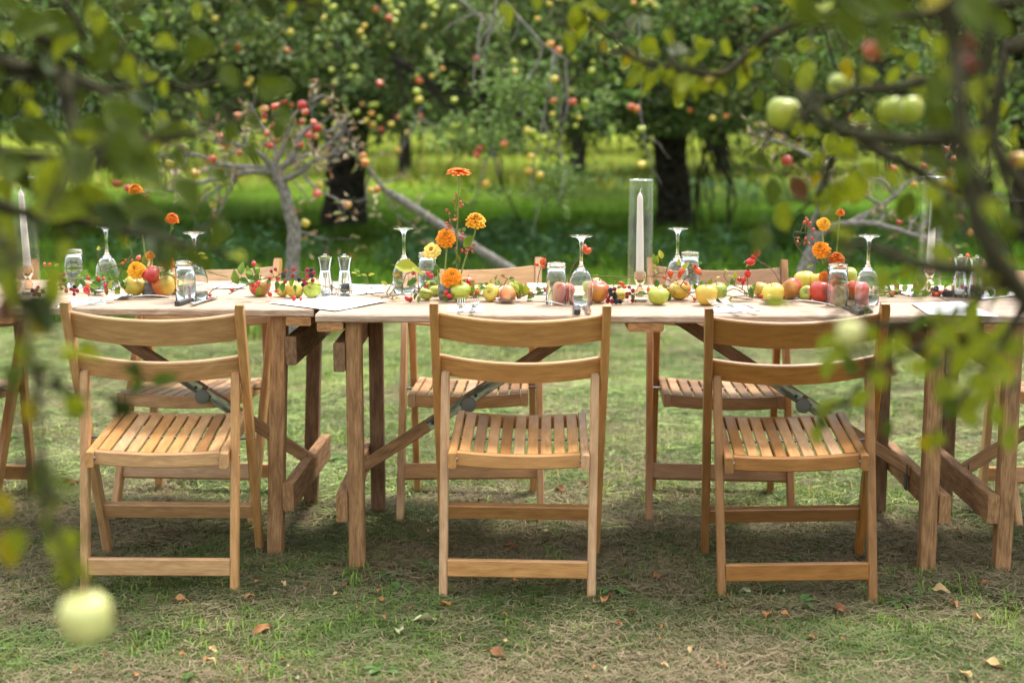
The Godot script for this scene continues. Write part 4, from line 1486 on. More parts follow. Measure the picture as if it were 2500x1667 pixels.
func sprig(called: String, label: String, category: String, crop: int, depth: float, twigs: Array, fruit: Array, leaves: Array, thick := 0.0021, dead := false) -> void:
	var root := Z(crop, twigs[0][0][0], twigs[0][0][1], depth)
	var o := thing(called, label, category, root)
	var all := PackedVector3Array()
	for tw in twigs:
		var pts := []
		for s in tw:
			pts.append(Z(crop, s[0], s[1], depth + (s[2] if s.size() > 2 else rnd(-0.008, 0.008))) - root)
		var path := smooth_path(pts, 5)
		for i in range(1, path.size() - 1):
			path[i] += rvec() * 0.0012
		var mb := MB.new()
		var c := Color(0.17, 0.10, 0.06).lerp(Color(0.16, 0.15, 0.05), rng.randf())
		mb.tube(path, taper(path.size(), thick * 0.85, thick * 0.5), 6, c, 0.1, rnd(0, 9))
		for i in range(1, path.size() - 1, 2):
			mb.tube(PackedVector3Array([path[i], path[i] + rvec().normalized() * thick * 2.6]), PackedFloat32Array([thick * 0.45, 0.0002]), 4, c * 0.8)
		obj("twig", mb.mesh(), M.twig, o)
		all.append_array(path)
	for f in fruit:
		var kind: int = f[2]
		var size: float = 1.12 * f[3] / [3.675, 3.675, 3.675, 3.36][crop - 1] * depth / FOCAL
		var p := Z(crop, f[0], f[1], depth + rnd(-0.012, 0.012), size * 0.4) - root
		var near: Vector3 = all[0]
		for q in all:
			if q.distance_to(p) < near.distance_to(p):
				near = q
		var dir := (p - near).normalized() if p.distance_to(near) > 0.004 else (Vector3.UP + rvec() * 0.5).normalized()
		var base := p - dir * size * 0.5
		var mb := MB.new()
		if base.distance_to(near) > 0.003:
			mb.tube(smooth_path([near, near.lerp(base, 0.5) + Vector3(0, 0.003, 0), base], 3), PackedFloat32Array([0.0009]), 4, Color(0.18, 0.16, 0.06))
			obj("stalk", mb.mesh(), M.twig, o)
		var b := Basis(Quaternion(Vector3.UP, dir)) * Basis(Vector3.UP, rnd(0, TAU))
		obj(["hip", "hip", "berry", "berry", "hip"][kind], M.fruit[kind][rng.randi_range(0, M.fruit[kind].size() - 1)], M.hip, o, Transform3D(b * Basis.from_scale(Vector3.ONE * size), base))
	for l in leaves:
		var size: float = l[2] / [3.675, 3.675, 3.675, 3.36][crop - 1] * depth / FOCAL
		var p := Z(crop, l[0], l[1], depth + rnd(-0.015, 0.015), 0.008) - root
		var near: Vector3 = all[0]
		for q in all:
			if q.distance_to(p) < near.distance_to(p):
				near = q
		var dir := (p - near)
		dir = dir.normalized() if dir.length() > 0.004 else (Vector3(rnd(-1, 1), rnd(0, 0.6), rnd(-0.5, 0.5))).normalized()
		if l.size() > 4:
			dir = Vector3(cos(deg_to_rad(l[4])), -sin(deg_to_rad(l[4])), 0.15).normalized()
		var nm := (Vector3(rnd(-0.5, 0.5), 0.6, rnd(0.2, 1.0))).normalized()
		nm = (nm - dir * nm.dot(dir)).normalized()
		var b := Basis(dir, nm, dir.cross(nm))
		obj("leaf", M.sprig_leaves[l[3] if l.size() > 3 else rng.randi_range(0, 3)], M.leaf, o, Transform3D(b * Basis.from_scale(Vector3.ONE * size), p - dir * size * 0.55))
		if near.distance_to(p) > size * 0.5:
			var mb := MB.new()
			mb.tube(PackedVector3Array([near, p - dir * size * 0.5]), PackedFloat32Array([0.0007, 0.0006]), 3, Color(0.17, 0.17, 0.05))
			obj("stalk", mb.mesh(), M.twig, o)


func zinnia_head(kind: int) -> Array:      # radius 1, facing +y
	var mb := MB.new()
	var cols: Array = [[Color(0.70, 0.20, 0.006), Color(0.90, 0.50, 0.04)], [Color(0.66, 0.08, 0.003), Color(0.88, 0.36, 0.02)], [Color(0.62, 0.09, 0.01), Color(0.72, 0.20, 0.02)], [Color(0.80, 0.16, 0.03), Color(0.84, 0.26, 0.06)], [Color(0.85, 0.58, 0.06), Color(0.90, 0.72, 0.22)]][kind]
	var layers := [[17, 0.96, 0.0, -0.12], [16, 0.86, 0.1, 0.12], [15, 0.72, 0.2, 0.34], [13, 0.56, 0.28, 0.6], [10, 0.4, 0.33, 0.9], [7, 0.26, 0.36, 1.2]]
	if kind == 3:
		layers = [[14, 1.0, 0.0, 0.02], [13, 0.9, 0.06, 0.22], [10, 0.5, 0.1, 0.6]]
	elif kind == 4:
		layers = [[19, 1.0, 0.0, 0.1], [18, 0.84, 0.08, 0.32], [12, 0.5, 0.16, 0.7]]
	for l in layers:
		for i in int(l[0]):
			var a: float = TAU * (i + rnd(-0.2, 0.2)) / l[0] + l[2] * 7.0
			var out := Vector3(cos(a), 0, sin(a))
			var side := Vector3(-sin(a), 0, cos(a))
			var len_: float = l[1] * rnd(0.9, 1.06)
			var el: float = l[3] + rnd(-0.1, 0.1)
			var rows := []
			var cr := []
			for r in 5:
				var t := r / 4.0
				var w: float = 0.19 * lerpf(0.45, 1.0, sin(minf(t * 1.25, 1.0) * PI * 0.5)) * (0.55 if r == 4 else 1.0) * (0.72 + 0.28 * l[1])
				var e := el - t * 0.35 * (1.0 if kind != 3 else 0.5)
				var p: Vector3 = Vector3(0, l[2], 0) + out * (0.06 + len_ * t * cos(e)) + Vector3.UP * len_ * t * sin(e)
				var row := PackedVector3Array()
				var c2 := []
				for j in 3:
					var s := j - 1.0
					row.append(p + side * s * w + Vector3.UP * absf(s) * w * 0.35)
					c2.append(cols[0].lerp(cols[1], clampf(t * 0.8 + rnd(-0.2, 0.2), 0, 1)))
				rows.append(row)
				cr.append(c2)
			mb.sheet(rows, cr)
	var head := mb.mesh()
	mb = MB.new()
	# the eye
	var eye := Color(0.35, 0.05, 0.01) if kind in [3, 4] else Color(0.40, 0.13, 0.01)
	for i in 26:
		var rr := 0.17 * sqrt((i + 0.5) / 26.0) * (1.5 if kind in [3, 4] else 1.0)
		var th := i * 2.4
		var y: float = 0.30 if kind == 4 else (0.2 if kind == 3 else 0.52)
		mb.ball(Vector3(cos(th) * rr, y + rnd(-0.03, 0.05), sin(th) * rr), 0.045, 4, eye.lerp(Color(0.85, 0.5, 0.02), 0.8 if i % 4 == 0 else 0.0))
	var eye_mesh := mb.mesh()
	mb = MB.new()
	# green cup beneath
	var first := 0
	mb.lathe(PackedVector2Array([Vector2(0.05, -0.42), Vector2(0.16, -0.36), Vector2(0.26, -0.2), Vector2(0.3, -0.04), Vector2(0.22, 0.06)]), 10)
	for i in range(first, mb.c.size()):
		mb.c[i] = Color(0.14, 0.19, 0.04)
	return [head, eye_mesh, mb.mesh()]


func zinnia(crop: int, hx: float, hy: float, rad: float, kind: int, bx: float, by: float, depth: float, facing: Vector3, label: String, leaves: Array = []) -> void:
	var root := Z(crop, bx, by, depth)
	var o := thing("zinnia", label, "flower", root)
	var r: float = 1.06 * rad / [3.675, 3.675, 3.675, 3.36][crop - 1] * depth / FOCAL
	var head := Z(crop, hx, hy, depth + rnd(-0.01, 0.01)) - root
	var f := facing.normalized()
	var path := smooth_path([Vector3.ZERO, head * 0.4 + Vector3(rnd(-0.004, 0.004), 0, 0), head - f * r * 0.9 - Vector3(0, 0.01, 0), head - f * r * 0.36], 5)
	var mb := MB.new()
	mb.tube(path, taper(path.size(), 0.0026, 0.0022), 7, Color(0.22, 0.28, 0.06), 0.05)
	obj("stem", mb.mesh(), M.stem, o)
	var hd := obj("flower_head", M.zinnias[kind][0], M.petal, o, Transform3D(Basis(Quaternion(Vector3.UP, f)) * Basis(Vector3.UP, rnd(0, TAU)) * Basis.from_scale(Vector3.ONE * r), head))
	obj("flower_eye", M.zinnias[kind][1], M.petal, hd)
	obj("calyx", M.zinnias[kind][2], M.stem, hd)
	for l in leaves:
		var a := Z(crop, l[0], l[1], depth) - root
		var b := Z(crop, l[2], l[3], depth) - root
		var d := (b - a).normalized()
		var nm := Vector3(rnd(-0.5, 0.5), 0.3, 0.8)
		nm = (nm - d * nm.dot(d)).normalized()
		obj("leaf", M.sprig_leaves[l[4] if l.size() > 4 else 0], M.leaf, o, Transform3D(Basis(d, nm, d.cross(nm)) * Basis.from_scale(Vector3.ONE * a.distance_to(b) / 1.05), a))


func flower_pot(x: float, y: float, label: String, up := 0.0) -> void:
	var o := thing("flower_pot", label, "flower pot", T(x, y, 0.0005))
	obj("bowl", lathe_mesh(reversed_profile(PackedVector2Array([Vector2(0.0001, 0.03), Vector2(0.023, 0.031), Vector2(0.0245, 0.04), Vector2(0.0262, 0.0415), Vector2(0.0278, 0.04), Vector2(0.0268, 0.016), Vector2(0.024, 0.003), Vector2(0.0225, 0.0), Vector2(0.0001, 0.0)])), 24), M.pot, o)
	var mb := MB.new()
	mb.ball(Vector3(0, 0.026, 0), 0.0228, 12, Color(0.03, 0.045, 0.02), Vector3(1, 0.55, 1))
	obj("moss", mb.mesh(), M.twig, o)


func make_table_things() -> void:
	M.wine_mesh = lathe_mesh(glass_profile(0), 36)
	M.tumbler_mesh = lathe_mesh(glass_profile(1), 32)
	M.zinnias = []
	for k in 5:
		M.zinnias.append(zinnia_head(k))
	M.fruit = []
	for k in 5:
		M.fruit.append([fruit_mesh(k), fruit_mesh(k)])
	M.sprig_leaves = []
	for c in [[Color(0.14, 0.22, 0.03), Color(0.20, 0.27, 0.05)], [Color(0.06, 0.13, 0.02), Color(0.11, 0.19, 0.035)], [Color(0.30, 0.33, 0.04), Color(0.42, 0.36, 0.05)], [Color(0.30, 0.13, 0.03), Color(0.22, 0.20, 0.04)]]:
		var mb := MB.new()
		mb.leaf(Transform3D.IDENTITY, 0.9, 0.5, 0.22, 0.3, c[0], c[1], 8, 0.06, 0.12)
		M.sprig_leaves.append(mb.mesh())
	# glasses
	wine_glass(263, 706, "upturned wine glass half hidden by blurred leaves, left of the red apple's pot")
	wine_glass(478, 731, "upturned wine glass just right of the left table's square-looking front tumbler")
	wine_glass(987, 714, "upturned wine glass behind the large yellow-green leaf, left of the middle zinnias")
	wine_glass(1418.5, 743, "upturned wine glass in front of red apples, pair of rosehips beside its stem")
	wine_glass(1653, 714, "upturned wine glass right of the tall middle candle, its base level with hips")
	wine_glass(2117, 742, "upturned wine glass behind the blurred branch, right of the right apple pile")
	tumbler(181, 700, "upturned tumbler behind red berries, nearest the left candle")
	tumbler(453.6, 736, "upturned tumbler before the left wine glass, beside a dark-handled knife")
	tumbler(1044, 709, "upturned tumbler behind the yellow red-eyed zinnia")
	tumbler(1358, 741.5, "upturned tumbler with a pink-red apple seen through its side")
	tumbler(1684, 708, "upturned tumbler at the far table edge beyond orange rosehips")
	tumbler(2044, 745, "upturned tumbler standing among the apples of the right pile")
	candle_set(69, 719, "left", 0.035)
	candle_set(1562, 737, "middle", 0.012)
	candle_set(2269, 717, "right", -0.01)
	mill(794.6, 722.5, "clear glass salt mill, left one of the pair by the white papers", false)
	mill(842, 722.5, "clear pepper mill filled with black peppercorns, beside the salt mill", true)
	mill(2343, 724, "clear salt mill behind blurred twigs at the right table end", false)
	mill(2382, 726, "clear pepper mill full of peppercorns at the right table end", true)
	# papers, napkins, cutlery
	sheet_of_paper([[655, 741], [790, 721.5], [948, 737], [818, 761.5]], "white paper sheet lying over the joint of the left and middle tables", 0.002)
	sheet_of_paper([[806, 694], [950, 697], [938, 714], [842, 723]], "white paper sheet behind the two mills, partly under them", 0.0005)
	sheet_of_paper([[2226, 742], [2345, 736], [2440, 776], [2268, 771]], "large white paper sheet at the right end of the middle table", 0.002)
	sheet_of_paper([[2150, 700], [2262, 694], [2300, 712], [2225, 725]], "white paper sheet behind the bramble near the right candle", 0.001)
	sheet_of_paper([[2330, 712], [2440, 706], [2500, 722], [2400, 732]], "white paper sheet behind the right table's salt mill", 0.001)
	var fm := fork_mesh()
	var sm := spoon_mesh()
	napkin(211, 739, 0.35, "folded white napkin with two forks on the left table")
	napkin(1139, 756, -0.02, "folded white napkin before the middle zinnias, two forks laid on it")
	napkin(1786, 757, -0.3, "folded white napkin with two forks near the right near chair")
	napkin(560, 700, 0.2, "white napkin at the far edge of the left table, fork on it", 0.1, 0.1)
	napkin(1316, 700, -0.1, "small white napkin at the far edge behind the pink-red apple", 0.08, 0.1)
	napkin(1320, 716, 0.2, "white napkin half behind the tumbler with the pink-red apple", 0.07, 0.06)
	cutlery("fork", fm, 205, 742, -0.6, "left fork of two on the left table's napkin", 0.006)
	cutlery("fork", fm, 229, 739, -0.62, "right fork of two on the left table's napkin", 0.006)
	cutlery("fork", fm, 1125, 754, 0.02, "left fork of two on the napkin before the middle zinnias", 0.006)
	cutlery("fork", fm, 1157, 753.5, -0.02, "right fork of two on the napkin before the middle zinnias", 0.006)
	cutlery("fork", fm, 1771, 753.5, 0.28, "left fork of two on the napkin near the right chair", 0.006)
	cutlery("fork", fm, 1806, 752, 0.36, "right fork of two on the napkin near the right chair", 0.006)
	cutlery("fork", fm, 545, 697, -1.0, "fork on the far napkin of the left table", 0.006)
	cutlery("spoon", sm, 262, 723, 0.75, "spoon beside the left table's two forks, bowl towards the apples")
	cutlery("spoon", sm, 352, 731.5, 1.5, "spoon in front of the yellow and orange apples on the left table")
	cutlery("spoon", sm, 1290, 742, 1.25, "spoon in front of the green leaf, bowl against a pink apple")
	cutlery("spoon", sm, 1943, 744, 1.3, "spoon in front of the yellow apple of the right pile")
	knife(431, 748, 480, 733, true, "dark riveted-handle knife on the left table edge")
	knife(466, 749, 515, 733, false, "silver table knife right of the dark-handled knife on the left table")
	knife(1409, 769, 1406, 741, true, "dark-handled knife end-on before the wine glass with red apples")
	knife(1438, 769, 1428, 742, false, "silver knife end-on just right of the middle dark-handled knife")
	knife(2104, 772, 2066, 752, true, "dark brown-handled knife near the right chair's right post")
	knife(2128, 769, 2090, 747, false, "slim silver knife beside the brown-handled one near the right chair")
	# pots and zinnias
	flower_pot(366, 721, "small grey pot under the red apple and orange zinnias, left table")
	flower_pot(1091, 729.5, "small grey stone pot holding the tall orange zinnias in the middle")
	flower_pot(2016, 722, "small grey pot of zinnias hidden behind the right apple pile")
	zinnia(1, 1215, 1020, 88, 0, 1320, 1140, 4.40, Vector3(-0.15, 0.6, 0.9), "full golden zinnia low over the pale yellow apple, left table")
	zinnia(1, 1500, 955, 68, 1, 1350, 1130, 4.44, Vector3(0.3, 0.8, 0.6), "orange zinnia behind the left table's front tumbler")
	zinnia(1, 1345, 888, 46, 1, 1340, 1130, 4.46, Vector3(0, 0.9, 0.5), "small orange zinnia above the red apple on its pot", [[1300, 1000, 1290, 880, 0]])
	zinnia(1, 1540, 560, 66, 2, 1380, 1130, 4.45, Vector3(0.15, 1, 0.25), "tall red zinnia on a straight stem, left table", [[1520, 610, 1555, 665, 0]])
	zinnia(1, 1210, 300, 70, 1, 1330, 1130, 4.5, Vector3(-0.1, 1, 0.2), "tallest orange zinnia of the left table, beside two small red apples")
	zinnia(2, 1910, 150, 98, 3, 1890, 1180, 4.40, Vector3(0.02, 1, 0.12), "tallest coral-orange zinnia, flat open head, two long leaves on its stem", [[1935, 280, 2000, 445, 0], [1915, 335, 1885, 505, 0], [1690, 1100, 1725, 970, 1]])
	zinnia(2, 2062, 580, 96, 0, 1905, 1180, 4.41, Vector3(0.1, 1, 0.35), "golden zinnia on a curved stem right of the tallest one", [[2045, 700, 1945, 835, 0], [1975, 670, 1905, 655, 1]])
	zinnia(2, 1795, 728, 96, 1, 1790, 1180, 4.37, Vector3(-0.05, 0.75, 0.7), "big round orange zinnia over the middle pot")
	zinnia(2, 1668, 850, 78, 4, 1740, 1180, 4.35, Vector3(-0.2, 0.62, 0.8), "pale yellow zinnia with a red eye, left of the middle pot", [[1720, 1080, 1700, 970, 1]])
	zinnia(2, 1848, 1088, 98, 1, 1830, 1190, 4.32, Vector3(0.1, 0.6, 0.85), "orange zinnia lying low on the rim of the middle pot")
	zinnia(4, 715, 555, 60, 0, 745, 1150, 4.46, Vector3(0.1, 0.6, 0.8), "yellow zinnia beside a crooked trunk, right table end")
	zinnia(4, 690, 765, 80, 1, 735, 1150, 4.44, Vector3(-0.3, 0.7, 0.6), "orange zinnia bending left over the right apple pile", [[730, 860, 690, 960, 1]])
	zinnia(4, 850, 465, 40, 2, 770, 1150, 4.5, Vector3(0.1, 1, 0.3), "small red-orange zinnia highest above the right apple pile")
	zinnia(4, 800, 985, 62, 1, 760, 1150, 4.42, Vector3(0.2, 0.5, 0.9), "orange zinnia seen through the right tumbler")
	zinnia(4, 820, 842, 74, 2, 765, 1150, 4.47, Vector3(0.1, 1, 0.3), "flame-orange zinnia just above the right tumbler")
	zinnia(4, 715, 990, 50, 2, 745, 1150, 4.40, Vector3(-0.4, 0.5, 0.8), "low red zinnia between apples, left of the right tumbler")
	# apples
	var side := Vector3(1.25, 0.0, 0.35)
	var back := Vector3(-0.9, 0.3, 0.4)
	apple(27, 718, 20, 1, "yellow apple at the left edge beside the candle")
	apple(326.5, 724, 24.5, 1, "pale yellow apple in front of the golden zinnia", Vector3(0.2, 0, -0.5))
	apple(399.7, 725, 25, 2, "yellow apple with orange cheek right of the left pot")
	apple(421, 715, 21, 0, "greenish apple behind the orange-cheeked apple, left table")
	apple(446, 718, 18, 0, "small green apple seen through the left table's front tumbler")
	apple(368, 690.5, 20.5, 4, "bright red apple resting on the left grey pot", Vector3(0.3, 0, 0.2), 4.42)
	apple(412, 692, 18, 5, "dull red-green apple behind the left tumbler, above other apples", Vector3(0.2, 0, -0.3), 4.5)
	apple(633, 723, 24.5, 5, "green apple with red cheek under hanging rosehips, left table")
	apple(690, 724, 16.5, 1, "small yellow apple under the blackberries", side)
	apple(720, 727, 20, 1, "yellow apple with a faint blush under the blackberries, left of the palest one")
	apple(763, 728, 20.5, 0, "pale green apple left of the salt mill, its eye facing the camera", side)
	apple(769, 713, 18, 3, "orange apple behind the pale green apple near the salt mill")
	apple(1039, 733, 15.5, 0, "small green apple left of the middle pot, front one")
	apple(1063, 723, 14, 0, "small green apple close against the middle pot")
	apple(1048, 713, 15, 0, "small green apple under the pale yellow zinnia")
	apple(1124, 736.5, 23, 0, "large green apple right of the middle pot")
	apple(1141, 705, 17, 6, "red-brown apple behind the large green apple and low zinnia")
	apple(1158, 726, 14, 2, "orange-yellow apple half behind the large green apple")
	apple(1200, 736, 19, 1, "yellow apple lying on its side with its eye to the camera", side)
	apple(1241, 738, 18.5, 6, "pink-orange apple touching the spoon's bowl", back)
	apple(1256, 717, 15, 0, "green apple behind the yellow leaf, right of the pink-orange one")
	apple(1374, 737.5, 25.5, 6, "large pink-red apple between tumbler and wine glass")
	apple(1459, 738.5, 26, 3, "large red apple beside the blackberry bunch", Vector3(0.25, 0, -0.2))
	apple(1448, 720, 22, 0, "pale green apple behind the large red apple")
	apple(1511, 735, 16.5, 1, "small yellow apple behind the bramble berries")
	apple(1607, 743.5, 23.5, 0, "green apple just right of the middle candle glass")
	apple(1660, 732.5, 24.5, 2, "yellow-orange apple under the thorny rosehip twig", Vector3(0.2, 0, 0.3))
	apple(1725, 744.5, 25.5, 2, "golden apple left of the right napkin")
	apple(1752, 735, 22, 5, "greenish apple tucked behind the golden apple")
	apple(1888, 739.5, 25.5, 1, "plain yellow apple at the front left of the right pile", Vector3(0.1, 0, 0.25))
	apple(1858, 726, 18, 2, "orange-tinged apple half behind the plain yellow apple")
	apple(1932, 731, 24.5, 3, "yellow and red apple with its stalk to the camera, right pile", back)
	apple(1964, 705, 22.5, 1, "yellow apple at the back of the right pile, under zinnias")
	apple(1996, 706, 21.5, 2, "peach-coloured apple at the back of the right pile")
	apple(2005, 738, 26, 3, "broad red apple at the front of the right pile")
	apple(1971, 735, 17, 5, "small red-green apple lying behind the broad red apple", side)
	apple(2050, 740, 21.5, 2, "yellow apple with its eye showing through the right tumbler", side)
	apple(2072, 691, 19, 0, "yellow-green apple perched high behind the right tumbler", Vector3(0.2, 0, 0.1), 4.55)
	apple(2095, 732, 24.5, 3, "red striped apple behind the right wine glass")
	apple(2070, 727, 20, 2, "golden apple between the right tumbler and the striped apple")
	# sprigs of rosehip and bramble
	sprig("bramble_sprig", "bramble with black and red berries at the far left table edge", "bramble", 1, 4.32, [[[540, 1165], [620, 1130], [700, 1105]], [[545, 1165], [470, 1170], [410, 1190], [330, 1210]], [[480, 1165], [440, 1080], [390, 990]], [[520, 1160], [545, 1100]]],
		[[285, 1212, 3, 40], [335, 1180, 2, 34], [318, 1208, 2, 36], [300, 1250, 2, 36], [345, 1250, 3, 42], [382, 1222, 3, 42], [310, 1235, 2, 34], [518, 1090, 2, 36], [540, 1075, 2, 34], [567, 1063, 2, 36], [566, 1118, 3, 42], [545, 1195, 2, 34], [590, 1215, 2, 38], [632, 1200, 2, 34], [665, 1180, 3, 40], [660, 1210, 2, 38], [690, 1215, 2, 36], [660, 1245, 2, 32], [440, 975, 1, 38], [392, 972, 1, 38], [783, 1168, 1, 60], [772, 1215, 0, 72], [575, 1158, 2, 28]],
		[[720, 1080, 110, 0], [745, 1050, 100, 0], [740, 1145, 90, 1], [860, 1150, 100, 1], [830, 1170, 90, 0], [880, 1180, 90, 1], [500, 980, 60, 2], [430, 1150, 60, 1]])
	sprig("rosehip_sprig", "thorny twig arching over the left wine glass and pot", "rosehip twig", 1, 4.42, [[[890, 1035], [1000, 1000], [1100, 965], [1200, 945], [1290, 930], [1380, 960]], [[905, 1030], [880, 960], [880, 860], [940, 810]], [[1110, 965], [1180, 870], [1110, 780]]],
		[[1095, 965, 1, 30], [1180, 938, 1, 30], [1120, 935, 1, 24], [1240, 915, 1, 60], [1360, 490, 4, 30], [1370, 570, 4, 36], [1260, 350, 4, 30], [1290, 370, 4, 30], [1320, 360, 4, 30], [1285, 405, 4, 30], [1245, 340, 4, 26]], [[880, 830, 70, 2], [1010, 1000, 120, 1], [1000, 1060, 120, 1], [1080, 1100, 120, 1], [1030, 1110, 100, 0], [1100, 1160, 100, 1], [1000, 1170, 90, 1], [1120, 1060, 90, 0], [1800, 880, 90, 2], [1820, 915, 90, 2], [1710, 840, 80, 3]])
	sprig("rosehip_sprig", "rosehip twig with broad bramble leaves left of the red-cheeked apple", "rosehip twig", 1, 4.40, [[[2045, 1240], [2150, 1190], [2260, 1140], [2352, 1110]], [[1875, 1235], [1920, 1195], [2050, 1150], [2160, 1120]], [[1870, 1045], [1950, 1065], [2040, 1085]]],
		[[1880, 1250, 0, 46], [2075, 1205, 0, 40], [2275, 968, 0, 55]], [[2165, 1010, 140, 0], [2110, 1090, 160, 0], [2230, 1050, 140, 0], [2300, 1020, 120, 0], [2190, 1130, 140, 1], [2300, 1090, 110, 1]])
	sprig("bramble_sprig", "long bramble twig heavy with red and black berries above yellow apples", "bramble", 2, 4.33, [[[0, 1165], [120, 1115], [250, 1090], [400, 1105], [520, 1130], [650, 1160], [780, 1185], [920, 1210], [1090, 1238], [1240, 1270], [1335, 1290]], [[70, 1110], [85, 1050], [70, 985]], [[100, 1160], [160, 1185], [215, 1230]], [[260, 1090], [330, 1050], [430, 1030], [560, 1060]], [[1085, 1235], [1095, 1160], [1085, 1080]]],
		[[70, 967, 0, 58], [108, 1140, 0, 52], [62, 1165, 0, 52], [92, 1168, 0, 46], [66, 1210, 0, 58], [215, 1246, 0, 52], [285, 1107, 0, 50], [210, 1095, 0, 40], [272, 1215, 0, 36], [430, 1285, 0, 52], [490, 1290, 0, 36], [352, 1037, 2, 42], [424, 1017, 2, 44], [335, 1078, 3, 46], [420, 1075, 2, 38], [350, 1135, 2, 36], [550, 1025, 2, 48], [588, 1022, 3, 42], [606, 1052, 2, 46], [548, 1085, 2, 46], [588, 1078, 3, 50], [598, 1118, 2, 40], [475, 1112, 3, 42], [520, 1120, 2, 40], [510, 1160, 3, 40], [225, 1035, 2, 32], [262, 1018, 2, 34], [540, 1150, 2, 36]],
		[[20, 1050, 130, 0], [100, 1010, 120, 0], [45, 1100, 110, 1], [205, 1130, 90, 1], [275, 1165, 100, 1], [410, 1140, 110, 0], [330, 1180, 110, 1], [440, 1190, 80, 1], [1000, 1030, 70, 0], [970, 1050, 60, 2], [1060, 1070, 60, 2], [1125, 1065, 70, 2], [1130, 1190, 60, 0], [1010, 1070, 60, 0], [1350, 1290, 90, 2], [1310, 1315, 80, 3]])
	sprig("rosehip_sprig", "rosehip spray left of the middle pot, pair of shiny red hips on top", "rosehip twig", 2, 4.31, [[[1210, 1278], [1330, 1255], [1450, 1225], [1550, 1218], [1680, 1240], [1740, 1260]], [[1400, 1232], [1410, 1150], [1440, 1060], [1500, 1052]], [[1545, 1215], [1600, 1150], [1650, 1080]], [[1265, 1255], [1270, 1210], [1320, 1150]], [[1290, 1250], [1345, 1170]], [[1550, 1200], [1480, 1145]]],
		[[1635, 1055, 0, 60], [1665, 1077, 0, 56], [1447, 1283, 0, 52], [1480, 1295, 0, 46], [1800, 1222, 0, 48], [1785, 1258, 0, 46], [1828, 1258, 0, 56], [1500, 1055, 0, 50]],
		[[1450, 1000, 270, 2, 8], [1540, 1035, 150, 2, 25], [1350, 1065, 110, 3], [1370, 1100, 90, 3], [1240, 1145, 80, 2], [1490, 1140, 120, 1], [1510, 1110, 90, 1], [1520, 1265, 90, 1], [1550, 1300, 70, 0], [1600, 1140, 70, 0], [1580, 1170, 80, 1], [1360, 1170, 70, 2], [1790, 1310, 70, 1], [2130, 1190, 80, 1], [2100, 1260, 80, 1]])
	sprig("berry_spray", "spray of tiny red berries beside the tallest zinnia's stem", "berry spray", 2, 4.38, [[[1880, 1180], [1890, 1000], [1885, 800], [1890, 640], [1895, 540], [1925, 440]], [[1888, 700], [1845, 600], [1810, 500]], [[1905, 1150], [1920, 900], [1990, 830], [2055, 795]], [[1890, 660], [1940, 690], [1975, 715]], [[1895, 560], [1875, 420], [1888, 350]]],
		[[1863, 397, 4, 30], [1925, 415, 4, 34], [1945, 443, 4, 30], [1930, 460, 4, 28], [1803, 483, 4, 36], [1830, 515, 4, 28], [1880, 540, 4, 30], [1893, 570, 4, 32], [1866, 575, 4, 36], [1833, 580, 4, 30], [1800, 606, 4, 34], [1818, 630, 4, 30], [1838, 642, 4, 28], [1805, 660, 4, 34], [1888, 348, 4, 30], [1918, 675, 4, 28], [1946, 698, 4, 30], [1962, 708, 4, 28], [1925, 730, 4, 30], [1948, 745, 4, 34], [2050, 800, 4, 34], [2022, 815, 4, 30], [2003, 825, 4, 34], [1985, 846, 4, 34], [1940, 848, 4, 34], [1975, 872, 4, 28], [2032, 860, 4, 28], [1885, 835, 4, 30]], [[1900, 900, 160, 0], [1870, 960, 110, 1], [1960, 660, 70, 1], [1880, 570, 60, 2]], 0.0014)
	sprig("rosehip_sprig", "twig with three orange-red hips left of the pink-red apple", "rosehip twig", 3, 4.33, [[[190, 1305], [290, 1255], [400, 1210], [520, 1175], [640, 1150]], [[415, 1200], [418, 1100], [440, 1010]], [[60, 1185], [110, 1150], [150, 1105]]],
		[[402, 972, 1, 46], [464, 945, 1, 78], [468, 993, 1, 48]], [[100, 1080, 60, 3], [130, 1105, 60, 0], [180, 1100, 60, 1], [190, 1130, 70, 0], [60, 1135, 70, 0], [250, 1180, 190, 2], [310, 1200, 130, 2], [340, 1300, 200, 0]])
	sprig("rosehip_sprig", "twig leaning behind the middle wine glass, two orange hips at its tip", "rosehip twig", 3, 4.38, [[[690, 1140], [720, 1010], [780, 935], [835, 870]], [[690, 1140], [800, 1125], [900, 1110]]], [[836, 825, 1, 68], [868, 852, 1, 72]], [[925, 1080, 70, 0], [940, 1075, 50, 2]])
	sprig("bramble_sprig", "bramble stem with black and red berries left of the middle candle glass", "bramble", 3, 4.27, [[[1400, 1240], [1300, 1245], [1210, 1250], [1120, 1260]], [[1130, 1255], [1095, 1180], [1110, 1110]], [[1290, 1245], [1240, 1180]]],
		[[1066, 1207, 3, 48], [1106, 1195, 2, 40], [1072, 1243, 3, 46], [1108, 1270, 3, 48], [1045, 1272, 2, 40], [1043, 1310, 2, 46], [1085, 1310, 2, 48], [1120, 1325, 3, 48], [1155, 1320, 3, 44], [1100, 1240, 3, 40], [1168, 1146, 1, 50], [1190, 1176, 1, 46], [1237, 1180, 2, 34], [1271, 1210, 2, 40], [1218, 1238, 2, 38], [1216, 1268, 2, 36], [1240, 1236, 2, 34], [1268, 1302, 2, 40], [1408, 1195, 1, 40]],
		[[1350, 1240, 130, 1], [1268, 1275, 80, 1], [1150, 1180, 60, 3], [1110, 1130, 60, 3]], 0.0018)
